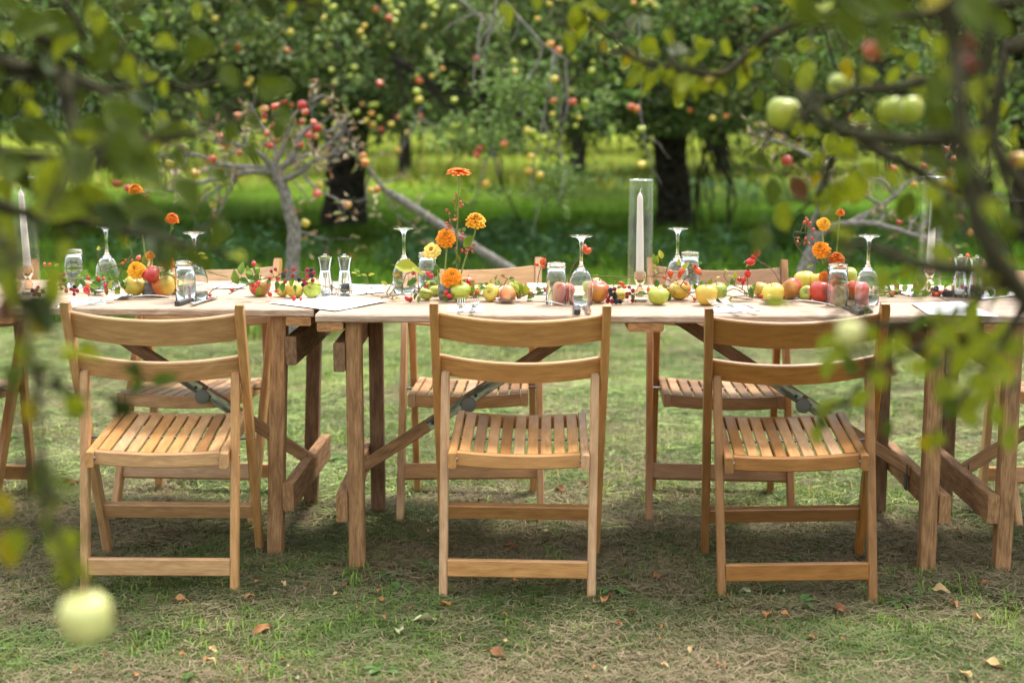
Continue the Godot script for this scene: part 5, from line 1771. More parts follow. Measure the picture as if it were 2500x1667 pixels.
	sprig("rosehip_sprig", "long thorny twig with many orange-red hips right of the middle candle", "rosehip twig", 3, 4.33, [[[915, 1090], [1050, 1082], [1200, 1088], [1400, 1080], [1520, 1090], [1590, 1120], [1690, 1165], [1770, 1235], [1835, 1290]], [[1440, 1085], [1520, 1050], [1600, 1042], [1700, 1055]], [[1695, 1165], [1745, 1100], [1800, 1035], [1850, 960]], [[1765, 1075], [1850, 1140], [1950, 1180], [2080, 1245], [2220, 1275], [2352, 1295]], [[2080, 1245], [2180, 1190], [2300, 1260], [2352, 1280]]],
		[[1558, 1090, 1, 46], [1607, 1060, 1, 76], [1712, 1030, 1, 78], [1690, 1075, 1, 60], [1833, 985, 1, 40], [1808, 1000, 1, 36], [1858, 1037, 1, 84], [1745, 1145, 1, 40], [1778, 1200, 1, 30], [1827, 1315, 1, 52]],
		[[1465, 930, 110, 0], [1520, 885, 100, 2], [1490, 930, 90, 2], [1460, 960, 80, 2], [1470, 1040, 90, 2], [1680, 955, 80, 2], [1745, 990, 100, 2], [1870, 960, 80, 1], [1815, 970, 70, 1], [1480, 1155, 110, 1], [1900, 1140, 90, 1], [1960, 1135, 90, 0], [1590, 1300, 100, 1], [2150, 1290, 80, 2], [2100, 1225, 60, 1]])
	sprig("rosehip_sprig", "leafy twig with upright red hips left of the right apple pile", "rosehip twig", 3, 4.36, [[[2352, 1270], [2280, 1220], [2220, 1180], [2150, 1150], [2090, 1090], [2100, 1030]], [[2300, 1200], [2300, 1130], [2298, 1090]], [[2250, 1190], [2260, 1140]], [[2180, 1165], [2190, 1100]]],
		[[2302, 1055, 0, 80], [2222, 1107, 0, 52], [2262, 1110, 0, 58], [2258, 1145, 0, 50]], [[2040, 1090, 60, 2], [2110, 1025, 70, 2], [2105, 1075, 60, 0], [2150, 1080, 70, 0], [2190, 1080, 80, 2], [2120, 1160, 80, 0], [2160, 1130, 80, 1], [2330, 1230, 110, 1], [2300, 1240, 90, 0], [2340, 1180, 80, 0]])
	sprig("rosehip_sprig", "twig with three red hips high over the plain yellow apple", "rosehip twig", 4, 4.40, [[[365, 1065], [330, 990], [270, 920], [175, 860]], [[-40, 1160], [60, 1150], [160, 1160]]], [[165, 785, 0, 72], [136, 830, 0, 54], [108, 870, 0, 84]], [[88, 900, 50, 2], [140, 1080, 90, 0], [110, 1110, 90, 1], [60, 1120, 70, 0]])
	sprig("berry_spray", "curling tendril with tiny red berries by the crooked trunk", "berry spray", 4, 4.47, [[[620, 910], [560, 830], [500, 750], [465, 660], [478, 600]], [[480, 625], [530, 630], [580, 632]], [[505, 745], [540, 700], [595, 718]]], [[505, 675, 4, 26], [565, 678, 4, 30], [555, 718, 4, 26], [590, 718, 4, 30], [498, 705, 4, 26], [575, 530, 4, 40], [555, 545, 4, 36], [600, 555, 4, 34], [590, 570, 4, 30], [628, 605, 4, 34], [622, 675, 4, 34], [570, 515, 4, 30]], [[600, 905, 70, 0]], 0.0013)
	sprig("bramble_sprig", "bramble with red and black berries before the right candle", "bramble", 4, 4.45, [[[1090, 1150], [1200, 1175], [1330, 1165], [1470, 1170], [1620, 1170]], [[1100, 1130], [1250, 1120], [1400, 1110], [1520, 1115]], [[1560, 1170], [1640, 1100], [1720, 1160]], [[1780, 1150], [1830, 1100], [1860, 1080]]],
		[[1605, 1097, 2, 40], [1637, 1088, 3, 48], [1715, 1110, 2, 42], [1660, 1145, 1, 56], [1640, 1150, 1, 48], [1710, 1155, 3, 56], [1735, 1185, 3, 52], [1778, 1168, 3, 48], [1730, 1208, 3, 44], [1622, 1172, 2, 44], [1655, 1190, 2, 46], [1622, 1210, 0, 40], [1760, 1200, 3, 44], [1276, 1233, 1, 58], [1857, 1072, 0, 58]],
		[[1245, 1090, 120, 1], [1300, 1110, 110, 0], [1260, 1140, 120, 1], [1295, 1165, 110, 1], [1380, 1080, 100, 0], [1470, 1085, 110, 0], [1460, 1140, 100, 1], [1540, 1140, 90, 1], [1480, 1195, 110, 0], [1540, 1195, 90, 1], [1720, 1070, 80, 0], [1770, 1070, 80, 2], [1850, 1130, 90, 0], [1880, 1160, 90, 2], [1460, 1060, 70, 3]])
	sprig("rosehip_sprig", "rosehip twig at the right end, by the pepper mill there", "rosehip twig", 4, 4.45, [[[1960, 1110], [2050, 1100], [2130, 1080], [2220, 1100]], [[1670, 1005], [1800, 1000], [1950, 995], [2100, 985], [2200, 990]]], [[2018, 1030, 1, 64], [2100, 1000, 0, 60], [2180, 1048, 1, 80], [2205, 1035, 1, 50], [1893, 822, 1, 48], [1745, 855, 1, 44], [2158, 836, 0, 48], [2140, 1200, 0, 50]], [[2160, 1110, 110, 0], [2190, 1140, 110, 1], [2080, 1120, 110, 1], [2240, 1100, 90, 0], [2230, 1180, 100, 1], [2090, 1180, 90, 1]])
	for g in [[1, 4.40, 800, 1215, 1120, 1190, "leafy bramble trail between the red hips and pale yellow apple, left table"], [2, 4.34, 1690, 1265, 2330, 1225, "leafy trail winding between the green apples right of the middle pot"], [2, 4.50, 1600, 1165, 2330, 1150, "leafy trail along the far side of the middle pot's apples"], [3, 4.33, 40, 1270, 560, 1230, "leafy trail behind the spoon and pink-orange apple"], [3, 4.36, 1420, 1250, 2050, 1215, "leafy trail behind the green and golden apples, right of the middle candle"], [4, 4.40, 150, 1170, 900, 1165, "leafy trail threading the right apple pile"], [4, 4.50, 900, 1130, 1600, 1120, "leafy trail before the right candle's far paper sheet"], [1, 4.55, 500, 1130, 1000, 1120, "leafy trail behind the far left tumbler and wine glass"]]:
		var tw := []
		var lv := []
		var fr := []
		for q in 7:
			var t := q / 6.0
			tw.append([lerpf(g[2], g[4], t), lerpf(g[3], g[5], t) + rnd(-22, 18)])
		for q in 17:
			var t := rng.randf()
			lv.append([lerpf(g[2], g[4], t) + rnd(-10, 10), lerpf(g[3], g[5], t) + rnd(-60, 25), rnd(50, 110), [0, 0, 1, 1, 2, 3][rng.randi_range(0, 5)]])
		for q in 4:
			var t := rng.randf()
			fr.append([lerpf(g[2], g[4], t), lerpf(g[3], g[5], t) + rnd(-45, 20), [0, 1, 4][rng.randi_range(0, 2)], rnd(34, 54)])
		sprig("leafy_sprig", g[6], "leafy twig", g[0], g[1], [tw], fr, lv)
	sprig("rosehip_sprig", "pair of red hips lying by the left tables' dark-handled knife", "rosehip twig", 1, 4.36, [[[1700, 1190], [1720, 1160], [1760, 1150]]], [[1695, 1195, 0, 40], [1700, 1165, 0, 36]], [[1730, 1150, 50, 1]], 0.0014)


# ---------------------------------------------------------------- branches of the two trees nearest the camera, and fallen leaves
func near_tree(label: String, foot: Vector3, trunk_r: float, joints: Array, branches: Array, leaves: Array, apples: Array, extra: int, palette: Array, crown_n: int) -> void:
	var o := thing("apple_tree", label, "tree", foot, 0.0)
	var top := Vector3(0, 1.15, 0)
	var mb := MB.new()
	var tp := smooth_path([Vector3(0, -0.08, 0), Vector3(0.03, 0.5, 0.02), top, Vector3(-0.05, 1.7, 0.05), Vector3(0.05, 2.3, 0.0)], 4)
	mb.tube(tp, taper(tp.size(), trunk_r * 1.15, trunk_r * 0.5), 12, Color.WHITE, 0.06, 1.0)
	obj("trunk", mb.mesh(), M.bark_front, o)
	for j in joints:
		mb = MB.new()
		var e := P(j[0], j[1], j[2]) - foot
		var s := Vector3(0, j[3], 0)
		var lp := smooth_path([s, s.lerp(e, 0.4) + Vector3(0, 0.12, 0.05), s.lerp(e, 0.75) + Vector3(0, 0.05, 0), e], 5)
		mb.tube(lp, taper(lp.size(), j[4] * 1.8, j[4]), 8, Color.WHITE, 0.08, 2.0)
		obj("limb", mb.mesh(), M.bark_front, o)
	var nodes := []      # places where a leaf may grow: point, direction
	for b in branches:
		var pts := []
		for k in range(3, b.size()):
			pts.append(P(b[k][0], b[k][1], b[0] + rnd(-0.03, 0.03)) - foot)
		var path := smooth_path(pts, 5)
		mb = MB.new()
		mb.tube(path, taper(path.size(), b[1], b[2]), 7, Color.WHITE, 0.1, rnd(0, 9))
		for i in range(1, path.size()):
			nodes.append([path[i], (path[i] - path[i - 1]).normalized()])
			if rng.randf() < 0.25:
				var d := ((path[i] - path[i - 1]).normalized() + rvec()).normalized()
				var tip := path[i] + d * rnd(0.02, 0.06)
				mb.tube(PackedVector3Array([path[i], path[i].lerp(tip, 0.5) + rvec() * 0.004, tip]), PackedFloat32Array([b[2] * 0.8, b[2] * 0.7, b[2] * 0.5]), 5)
				nodes.append([tip, d])
		obj("branch", mb.mesh(), M.bark_front, o)
	var F := Vector3(0, CAM_Y, 0)
	for l in leaves:
		var p := P(l[0], l[1], l[2])
		var size: float = l[3] * 1.12 * l[2] / FOCAL
		var an := deg_to_rad(l[4])
		var to := (F - p).normalized()
		var dir := (Vector3(cos(an), -sin(an), rnd(-0.35, 0.35))).normalized()
		var nm := (to + rvec() * 0.55 + Vector3(0, 0.35, 0)).normalized()
		nm = (nm - dir * nm.dot(dir)).normalized()
		var bs := Basis(dir, nm, dir.cross(nm)) * Basis.from_scale(Vector3.ONE * size)
		var base := p - dir * size * 0.62 - foot
		obj("leaf", M.big_leaves[rng.randi_range(0, 4)], M.leaf_tones[l[5]], o, Transform3D(bs, base))
		var near: Vector3 = nodes[0][0]
		for q in nodes:
			if base.distance_to(q[0]) < base.distance_to(near):
				near = q[0]
		if base.distance_to(near) > 0.012 and base.distance_to(near) < 0.3:
			mb = MB.new()
			mb.tube(smooth_path([near, near.lerp(base, 0.5) + rvec() * 0.012, base], 3), PackedFloat32Array([0.0022, 0.002, 0.0018, 0.0016, 0.0014, 0.0012, 0.001]), 5)
			obj("twig", mb.mesh(), M.bark_front, o)
	for k in extra:
		var q = nodes[rng.randi_range(0, nodes.size() - 1)]
		var clear := true
		for ap in apples:
			var w: Vector3 = q[0] + foot - P(ap[0], ap[1], -(q[0] + foot).z)
			if w.length() < 0.075:
				clear = false
		if not clear:
			continue
		var dir := (Vector3(q[1]) * rnd(-0.2, 0.8) + rvec() + Vector3(0, -0.3, 0)).normalized()
		var nm := (Vector3(0, 0.7, 0.4) + rvec() * 0.7).normalized()
		nm = (nm - dir * nm.dot(dir)).normalized()
		obj("leaf", M.big_leaves[rng.randi_range(0, 4)], M.leaf_tones[palette[rng.randi_range(0, palette.size() - 1)]], o, Transform3D(Basis(dir, nm, dir.cross(nm)) * Basis.from_scale(Vector3.ONE * rnd(0.038, 0.062)), q[0]))
	for a in apples:
		var r: float = a[2] * a[3] / FOCAL
		var p := P(a[0], a[1], a[3]) - foot
		obj("apple", M.apples[a[4]][1], M.apple, o, Transform3D(Basis.from_euler(Vector3(rnd(-0.2, 0.2), rnd(-PI, PI), rnd(-0.2, 0.2))) * Basis.from_scale(Vector3(r, r * 1.06, r)), p - Vector3(0, r * 0.8, 0)))
		var near: Vector3 = nodes[0][0]
		for q in nodes:
			if p.distance_to(q[0]) < p.distance_to(near):
				near = q[0]
		mb = MB.new()
		mb.tube(smooth_path([near, near.lerp(p, 0.5) + Vector3(0, r * 0.7, 0), p + Vector3(0, r * 0.8, 0)], 4), PackedFloat32Array([0.0022, 0.0016]), 5)
		obj("stalk", mb.mesh(), M.bark_front, o)
	# the rest of the crown, above the picture
	var places := []
	var cols := PackedColorArray()
	while places.size() < crown_n:
		var p := Vector3(rnd(-1.9, 1.9), rnd(1.75, 3.7), rnd(-1.7, 1.9))
		var w := foot + p
		if Vector2(p.x, p.z).length() > 1.9 * sqrt(maxf(0.05, 1.0 - pow((p.y - 2.2) / 1.7, 2.0))):
			continue
		if noise.get_noise_3d(w.x * 90.0, w.y * 90.0, w.z * 90.0) < -0.05 or w.y < CAM_Y + 0.35 + maxf(0.0, -w.z) * 0.11:
			continue
		places.append(Transform3D(rbasis() * Basis.from_scale(Vector3.ONE * rnd(0.8, 1.2)), p))
		var v := rnd(1.0, 1.7)
		cols.append(Color(v * 1.5, v * 1.3, v * 0.6))
	mass("crown", M.clusters[0], M.crown, places, cols, o)


func fallen(kind: int, x: float, y: float, size: float, label: String, group := "dry leaves fallen on the grass") -> void:
	var p := on_plane(x, y, 0.012)
	p.y = ground_height(p.x, p.z) + 0.018
	var b := Basis(Vector3.UP, rnd(0, TAU)) * Basis.from_euler(Vector3(rnd(-0.5, 0.5), 0, rnd(-0.35, 0.35)))
	var o := obj("fallen_leaf", M.dry_leaves[kind], M.dry, self, Transform3D(b * Basis.from_scale(Vector3.ONE * size * -p.z / FOCAL * 1.25), p - b.x * size * -p.z / FOCAL * 0.6))
	tag(o, label, "fallen leaf", group)


func make_foreground() -> void:
	M.big_leaves = []
	for k in 5:
		var mb := MB.new()
		mb.leaf(Transform3D.IDENTITY, 0.84, [0.5, 0.58, 0.46, 0.54, 0.5][k], [0.3, 0.45, 0.22, 0.6, 0.38][k], [0.4, 0.7, 0.3, 0.95, -0.4][k], Color.WHITE, Color(0.93, 0.95, 0.85), 9, [0.1, 0.16, 0.12, 0.2, 0.14][k], 0.19)
		M.big_leaves.append(mb.mesh())
	var leaf_tex := leaf_image()
	M.leaf_tones = []
	for c in [[Color(0.05, 0.07, 0.016), 0.25], [Color(0.12, 0.16, 0.022), 0.5], [Color(0.33, 0.37, 0.028), 0.75], [Color(0.46, 0.36, 0.02), 0.6], [Color(0.17, 0.075, 0.04), 0.3], [Color(0.40, 0.42, 0.33), 0.3]]:
		var m := vmat(0.6, 0.3)
		m.albedo_texture = leaf_tex
		var k: Color = c[0]
		m.albedo_color = k.linear_to_srgb()
		m.backlight_enabled = true
		m.backlight = Color(c[1], c[1], c[1] * 0.7).linear_to_srgb()
		M.leaf_tones.append(m)
	var left_branches := [
		[1.94, 0.013, 0.006, [-120, 60], [0, 150], [90, 172], [180, 195], [257, 228], [300, 290], [330, 340]],
		[1.86, 0.008, 0.003, [-100, 350], [0, 370], [95, 385], [190, 385], [300, 362], [380, 340], [470, 322]],
		[1.88, 0.012, 0.006, [150, 190], [175, 300], [190, 380], [197, 480]],
		[1.81, 0.009, 0.003, [-60, 480], [60, 520], [200, 542], [300, 562], [400, 585], [480, 602]],
		[2.09, 0.008, 0.003, [-60, -60], [30, 40], [120, 105], [200, 150], [270, 170]],
		[2.05, 0.005, 0.002, [140, -20], [190, 60], [212, 110], [260, 150]],
		[2.4, 0.005, 0.0025, [230, 215], [320, 212], [400, 200], [470, 214], [540, 190]],
		[1.33, 0.005, 0.002, [-50, 560], [20, 600], [35, 660], [48, 740], [70, 860], [88, 960], [95, 1100], [112, 1190], [135, 1300], [190, 1400], [222, 1440]],
		[1.63, 0.0035, 0.0015, [60, 880], [110, 935], [180, 962], [300, 962], [420, 940]],
		[2.4, 0.004, 0.002, [600, -30], [680, -5], [740, 5], [770, 10]]]
	var left_leaves := [
		[464, 132, 2.01, 128, 95, 1], [407, 112, 2.06, 72, 20, 2], [564, 193, 1.93, 80, 60, 1], [671, 214, 1.88, 98, 0, 1], [245, 150, 2.03, 85, 140, 1], [278, 118, 2.06, 62, 40, 1], [218, 21, 2.16, 52, 90, 1], [264, 75, 2.11, 52, 50, 1],
		[353, 178, 2.45, 46, 80, 2], [372, 186, 2.45, 42, -30, 2], [707, 14, 2.45, 46, 80, 2], [757, 14, 2.45, 34, 90, 2], [50, 36, 2.26, 52, 0, 2], [18, 100, 2.26, 56, 70, 2], [57, 221, 2.11, 54, 20, 2], [80, 268, 2.16, 62, 60, 2], [20, 250, 2.01, 80, 100, 1],
		[393, 296, 2.22, 62, 40, 2], [453, 316, 2.11, 52, 10, 2], [296, 303, 1.88, 150, 60, 1], [245, 330, 1.86, 140, 30, 1], [330, 365, 1.82, 150, 30, 1], [400, 218, 2.11, 48, 100, 2], [357, 428, 1.4, 170, 40, 1], [300, 395, 1.4, 150, 100, 1],
		[180, 420, 1.82, 150, 80, 1], [120, 455, 1.8, 150, 110, 2], [160, 505, 1.8, 170, 0, 2], [230, 500, 1.82, 150, 10, 2], [678, 321, 1.93, 64, 100, 1], [614, 380, 1.9, 72, 30, 1], [528, 576, 1.9, 85, 100, 1], [380, 560, 1.86, 120, 20, 0], [280, 540, 1.82, 130, 40, 0],
		[131, 705, 1.4, 120, 95, 2], [15, 560, 1.86, 110, 90, 2], [20, 680, 1.88, 110, 100, 1], [20, 760, 1.4, 90, 80, 4], [107, 1172, 1.4, 110, 100, 1], [125, 1225, 1.4, 80, 85, 2], [60, 860, 1.4, 90, 100, 2], [95, 800, 1.4, 80, 70, 3], [30, 930, 1.45, 90, 60, 1], [40, 1330, 1.35, 90, 80, 2], [10, 1240, 1.4, 90, 70, 3], [175, 1390, 1.35, 90, 60, 2], [15, 620, 1.45, 110, 80, 2], [70, 1010, 1.4, 80, 80, 3], [121, 1285, 1.4, 70, 80, 2], [155, 1350, 1.4, 130, 55, 2], [21, 1350, 1.4, 110, 75, 3], [200, 1400, 1.4, 70, 70, 2],
		[405, 925, 1.77, 80, -10, 1], [330, 950, 1.77, 60, 150, 1], [140, 945, 1.4, 70, 20, 0], [110, 330, 2.01, 110, 20, 1], [60, 330, 2.01, 90, 70, 1], [180, 250, 2.06, 100, 80, 1], [120, 120, 2.11, 100, 60, 1], [150, 60, 2.06, 120, 20, 1], [90, 60, 2.01, 120, -20, 1], [30, 190, 2.01, 110, 30, 0], [560, 330, 2.01, 70, 110, 1], [500, 280, 2.06, 60, 80, 1], [350, 250, 2.01, 90, 40, 0], [540, 440, 1.95, 90, 40, 1], [440, 400, 1.95, 90, 20, 1], [460, 480, 1.9, 120, 60, 1], [350, 510, 1.88, 130, 20, 1], [500, 370, 2.01, 60, 70, 1], [620, 300, 2.01, 60, 40, 1], [700, 290, 1.95, 70, 10, 1],
		[650, 20, 2.06, 80, 60, 0], [300, 30, 2.11, 70, 60, 1], [330, 60, 2.16, 60, 20, 1], [10, 20, 1.95, 120, 40, 1], [480, 30, 2.37, 50, 90, 2], [40, 420, 1.86, 120, 50, 1], [20, 470, 1.86, 110, 120, 2]]
	near_tree("apple tree at the left whose blurred leafy branches and pale apple hang before the camera", Vector3(-1.95, 0, -1.55), 0.11,
		[[-120, 60, 1.55, 1.5, 0.013], [-100, 350, 1.35, 1.3, 0.008], [-60, 480, 1.25, 1.15, 0.009], [-60, -60, 1.9, 1.7, 0.008], [-50, 560, 1.2, 1.1, 0.005]],
		left_branches, left_leaves, [[222, 1515, 68, 1.3, 7]], 60, [0, 1, 1, 2, 2], 260)
	var right_branches := [
		[1.38, 0.012, 0.006, [2640, 860], [2500, 720], [2420, 610], [2370, 480], [2352, 350], [2345, 240], [2330, 120], [2300, -60]],
		[1.78, 0.010, 0.004, [2400, 330], [2260, 345], [2180, 338], [2100, 330], [2040, 310], [1990, 270], [1950, 225]],
		[2.03, 0.009, 0.004, [2380, 180], [2250, 200], [2180, 215], [2090, 220], [2010, 240], [1965, 230]],
		[1.68, 0.011, 0.003, [2480, 670], [2400, 660], [2280, 652], [2210, 632], [2120, 600], [2050, 590]],
		[2.05, 0.009, 0.004, [2100, 330], [2150, 370], [2230, 410], [2290, 450], [2340, 500]],
		[2.09, 0.004, 0.0015, [2230, 645], [2160, 690], [2110, 730], [2050, 760], [2005, 787]],
		[2.4, 0.007, 0.0025, [2300, -20], [2050, 30], [1900, 75], [1840, 120], [1778, 172], [1735, 180], [1689, 171], [1640, 165], [1551, 143], [1490, 82], [1444, 29], [1420, -10]],
		[1.92, 0.006, 0.002, [2440, 640], [2400, 720], [2330, 800], [2250, 850], [2180, 880], [2120, 920], [2050, 990]],
		[1.89, 0.005, 0.002, [2520, 700], [2470, 800], [2420, 880], [2360, 960], [2290, 1050]],
		[1.97, 0.006, 0.002, [2330, 800], [2250, 790], [2170, 790], [2100, 800]],
		[2.4, 0.006, 0.002, [1990, 270], [1930, 290], [1880, 330], [1850, 390]],
		[2.04, 0.008, 0.003, [2460, 120], [2440, 220], [2430, 330], [2450, 420], [2490, 520]],
		[2.4, 0.006, 0.002, [2050, 350], [2020, 420], [2000, 470], [1950, 520]],
		[1.92, 0.006, 0.002, [2330, 30], [2200, 40], [2090, 60], [1990, 40]]]
	right_branches.append([1.6, 0.009, 0.004, [2560, 520], [2480, 430], [2420, 330], [2400, 220], [2420, 100], [2400, -20]])
	right_branches.append([1.9, 0.006, 0.002, [2500, 560], [2420, 500], [2380, 420], [2330, 400], [2290, 350]])
	var right_leaves := [
		[1416, 54, 2.45, 88, 100, 2], [1391, 104, 2.45, 56, 80, 2], [1237, 38, 2.45, 68, 70, 2], [1307, 11, 2.45, 46, 90, 2], [1475, 114, 2.45, 32, 100, 3], [1530, 143, 2.45, 48, 100, 3], [1544, 62, 2.45, 46, 110, 5], [1580, 58, 2.45, 44, 60, 5], [1590, 118, 2.45, 72, 20, 2], [1637, 92, 2.45, 52, 80, 2], [1660, 125, 2.45, 60, 10, 5], [1580, 200, 2.45, 62, 90, 2], [1640, 200, 2.45, 72, 30, 2], [1658, 230, 2.45, 72, 100, 2], [1560, 165, 2.45, 60, 70, 2],
		[1721, 107, 2.45, 64, 30, 2], [1774, 118, 2.45, 52, 80, 2], [1681, 160, 2.45, 60, 40, 2], [1813, 190, 2.45, 72, 90, 2], [1820, 170, 2.45, 40, 60, 3], [1681, 214, 2.45, 82, 70, 2], [1731, 200, 2.45, 72, 130, 2], [1760, 216, 2.45, 62, 20, 2], [1853, 250, 2.45, 64, 100, 1], [1910, 180, 2.11, 90, 60, 1], [1967, 193, 2.22, 92, 110, 2], [1974, 118, 2.37, 62, 10, 2], [1903, 75, 2.45, 34, 30, 3], [2070, 171, 2.26, 58, 90, 3], [2120, 193, 2.26, 72, 60, 2], [2020, 280, 2.37, 54, 20, 2],
		[2195, 125, 2.37, 44, 20, 2], [2231, 150, 2.37, 52, 70, 2], [2263, 90, 2.37, 44, 60, 2], [2078, 64, 1.4, 150, 60, 1], [2124, 21, 1.4, 160, 20, 1], [1990, 30, 1.4, 140, 60, 1], [2160, 90, 1.4, 130, 100, 1], [2200, 30, 1.95, 120, 30, 1], [2285, 228, 1.98, 110, 100, 1], [2240, 215, 2.16, 82, 60, 2], [2106, 298, 2.26, 62, 10, 2], [2160, 285, 2.26, 66, 40, 2], [2180, 190, 2.32, 60, 120, 2], [2380, 40, 1.4, 140, 80, 1], [2440, 60, 1.95, 120, 30, 1], [2370, 130, 2.01, 100, 80, 4],
		[2463, 164, 2.32, 62, 20, 2], [2428, 207, 2.32, 82, 10, 2], [2446, 268, 2.32, 62, 60, 2], [2420, 336, 2.26, 72, 20, 2], [2481, 340, 2.26, 64, 90, 2], [2481, 390, 2.32, 56, 30, 2], [2460, 430, 2.26, 60, 60, 2], [2400, 270, 2.32, 60, 120, 2], [2070, 375, 2.26, 92, 20, 2], [2040, 360, 2.32, 70, 80, 2], [2238, 378, 2.32, 62, 20, 2], [1981, 330, 2.45, 62, 20, 2], [1945, 310, 2.45, 56, 110, 2], [1864, 396, 2.37, 64, 40, 1], [2088, 464, 2.11, 112, 95, 2], [2042, 482, 2.22, 90, 85, 2], [2210, 510, 2.16, 92, 100, 1], [1956, 464, 2.06, 92, 50, 4],
		[1881, 471, 2.22, 84, 90, 1], [1920, 530, 2.26, 84, 80, 2], [2100, 440, 2.37, 60, 30, 2], [1988, 440, 2.45, 44, 90, 3], [2312, 555, 2.16, 84, 100, 1], [2068, 610, 2.16, 60, 30, 1], [1850, 590, 2.11, 90, 110, 1], [2000, 400, 2.37, 60, 40, 2], [2130, 420, 2.32, 70, 20, 2], [2160, 330, 2.22, 70, 50, 1], [2300, 300, 2.06, 110, 70, 1], [2290, 400, 2.11, 90, 30, 1], [2400, 480, 2.16, 90, 60, 0], [2450, 600, 2.11, 90, 20, 0],
		[2017, 838, 1.87, 79, 160, 2], [2053, 858, 1.87, 79, 120, 2], [2013, 905, 1.87, 66, 100, 2], [2131, 820, 1.87, 66, 60, 2], [1992, 1066, 1.89, 58, 95, 2], [2010, 1034, 1.87, 49, 60, 1], [2100, 977, 1.82, 75, 130, 2], [2320, 827, 1.77, 86, 40, 2], [2428, 830, 1.79, 84, 10, 2], [2295, 952, 1.77, 79, 110, 2], [2374, 1023, 1.77, 79, 30, 2], [2285, 1077, 1.79, 66, 95, 2], [2170, 1050, 1.82, 52, 100, 1], [2474, 1077, 1.77, 79, 95, 2], [2400, 930, 1.75, 93, 10, 2],
		[2340, 890, 1.75, 93, 100, 2], [2430, 880, 1.77, 79, 40, 2], [2270, 890, 1.77, 72, 140, 1], [2180, 910, 1.84, 61, 20, 4], [2440, 1020, 1.77, 72, 80, 2], [2320, 1000, 1.77, 79, 60, 1], [2080, 890, 1.87, 70, 60, 1], [2390, 360, 1.3, 79, 40, 2], [2340, 430, 1.35, 79, 100, 1], [2420, 520, 1.35, 79, 60, 2], [2460, 560, 1.35, 79, 90, 1], [2280, 480, 1.6, 70, 60, 2], [2390, 230, 1.4, 72, 100, 2], [2300, 620, 1.5, 79, 20, 2], [2400, 690, 1.4, 72, 60, 2], [2470, 640, 1.5, 70, 30, 2], [2180, 440, 1.9, 61, 60, 2], [2330, 180, 1.6, 70, 30, 2], [2290, 120, 1.5, 72, 60, 2], [2290, 850, 1.4, 79, 60, 2], [2380, 860, 1.4, 86, 120, 2], [2250, 900, 1.4, 79, 30, 2], [2410, 960, 1.4, 86, 40, 2], [2200, 850, 1.45, 79, 60, 2], [2160, 860, 1.5, 70, 130, 2], [2440, 930, 1.4, 93, 150, 2], [2150, 930, 1.5, 70, 60, 2], [2090, 830, 1.5, 70, 20, 2], [2040, 880, 1.5, 70, 140, 2], [2480, 850, 1.4, 79, 100, 2], [2360, 800, 1.4, 79, 20, 2], [2300, 780, 1.5, 79, 60, 2], [2380, 760, 1.82, 72, 80, 2], [2120, 760, 1.96, 44, 60, 1]]
	near_tree("apple tree at the right whose yellowing leafy branches and green apples hang before the camera", Vector3(1.9, 0, -2.15), 0.12,
		[[2640, 860, 1.5, 0.75, 0.019], [2460, 120, 2.0, 1.6, 0.01], [2520, 700, 1.45, 1.0, 0.006], [2300, -20, 2.7, 1.75, 0.009], [2330, 30, 1.5, 1.5, 0.007]],
		right_branches, right_leaves, [[1910, 282, 41, 2.4, 0], [2060, 214, 33, 2.3, 0], [2185, 268, 30, 2.2, 0], [2220, 272, 36, 2.25, 0], [2139, 125, 24, 1.7, 6], [2369, 157, 20, 1.6, 4], [2074, 816, 34, 1.5, 7], [2492, 392, 20, 2.2, 2]], 105, [1, 2, 2, 2, 2, 3], 260)
	# leaves on the grass: the ones that can be told apart, then the small ones
	M.dry_leaves = []
	for c in [[Color(0.34, 0.15, 0.06), Color(0.42, 0.21, 0.09)], [Color(0.20, 0.09, 0.045), Color(0.28, 0.13, 0.06)], [Color(0.36, 0.38, 0.19), Color(0.46, 0.47, 0.26)], [Color(0.44, 0.29, 0.13), Color(0.50, 0.37, 0.18)], [Color(0.10, 0.16, 0.05), Color(0.14, 0.19, 0.05)]]:
		var mb := MB.new()
		mb.leaf(Transform3D.IDENTITY, 0.9, 0.42, 0.34, 0.5, c[0], c[1], 8, 0.2, 0.12)
		M.dry_leaves.append(mb.mesh())
	fallen(2, 1038, 1506, 60, "large pale green leaf lying in before the middle chair's left rear foot")
	fallen(2, 975, 1535, 42, "small bright green leaf left of the large pale one in the foreground")
	fallen(0, 1085, 1470, 44, "brown leaf just below the middle chair's left rear foot")
	fallen(0, 1480, 1455, 48, "bright orange leaf by the middle chair's right rear foot")
	fallen(1, 1215, 1588, 66, "long curled brown leaf in the middle foreground")
	fallen(1, 1246, 1330, 40, "upright curled brown leaf in the shade under the middle chair")
	fallen(2, 1818, 1442, 44, "grey-green leaf under the right near chair's lower stretcher")
	fallen(0, 1917, 1500, 32, "orange leaf in front of the right near chair's stretcher")
	fallen(0, 1877, 1498, 46, "flat orange-brown leaf left of the small orange one before the right near chair")
	fallen(1, 2050, 1485, 52, "dark ragged leaf by the right near chair's right rear foot")
	fallen(3, 2295, 1435, 48, "large curled tan leaf between the two right table legs")
	fallen(0, 2330, 1472, 36, "orange-brown leaf in front of the right table leg")
	fallen(3, 2390, 1515, 54, "pair-like tan leaf at the right edge, front of the table end")
	fallen(3, 2430, 1628, 66, "broad tan leaf in the bottom right corner")
	fallen(3, 2360, 1650, 50, "folded tan leaf left of the broad one, bottom right corner")
	fallen(3, 1434, 1648, 26, "pale orange leaf at the bottom edge right of the middle")
	fallen(3, 518, 1578, 30, "heart-shaped tan leaf in the left foreground")
	fallen(3, 515, 1606, 36, "thin tan leaf just below the heart-shaped one")
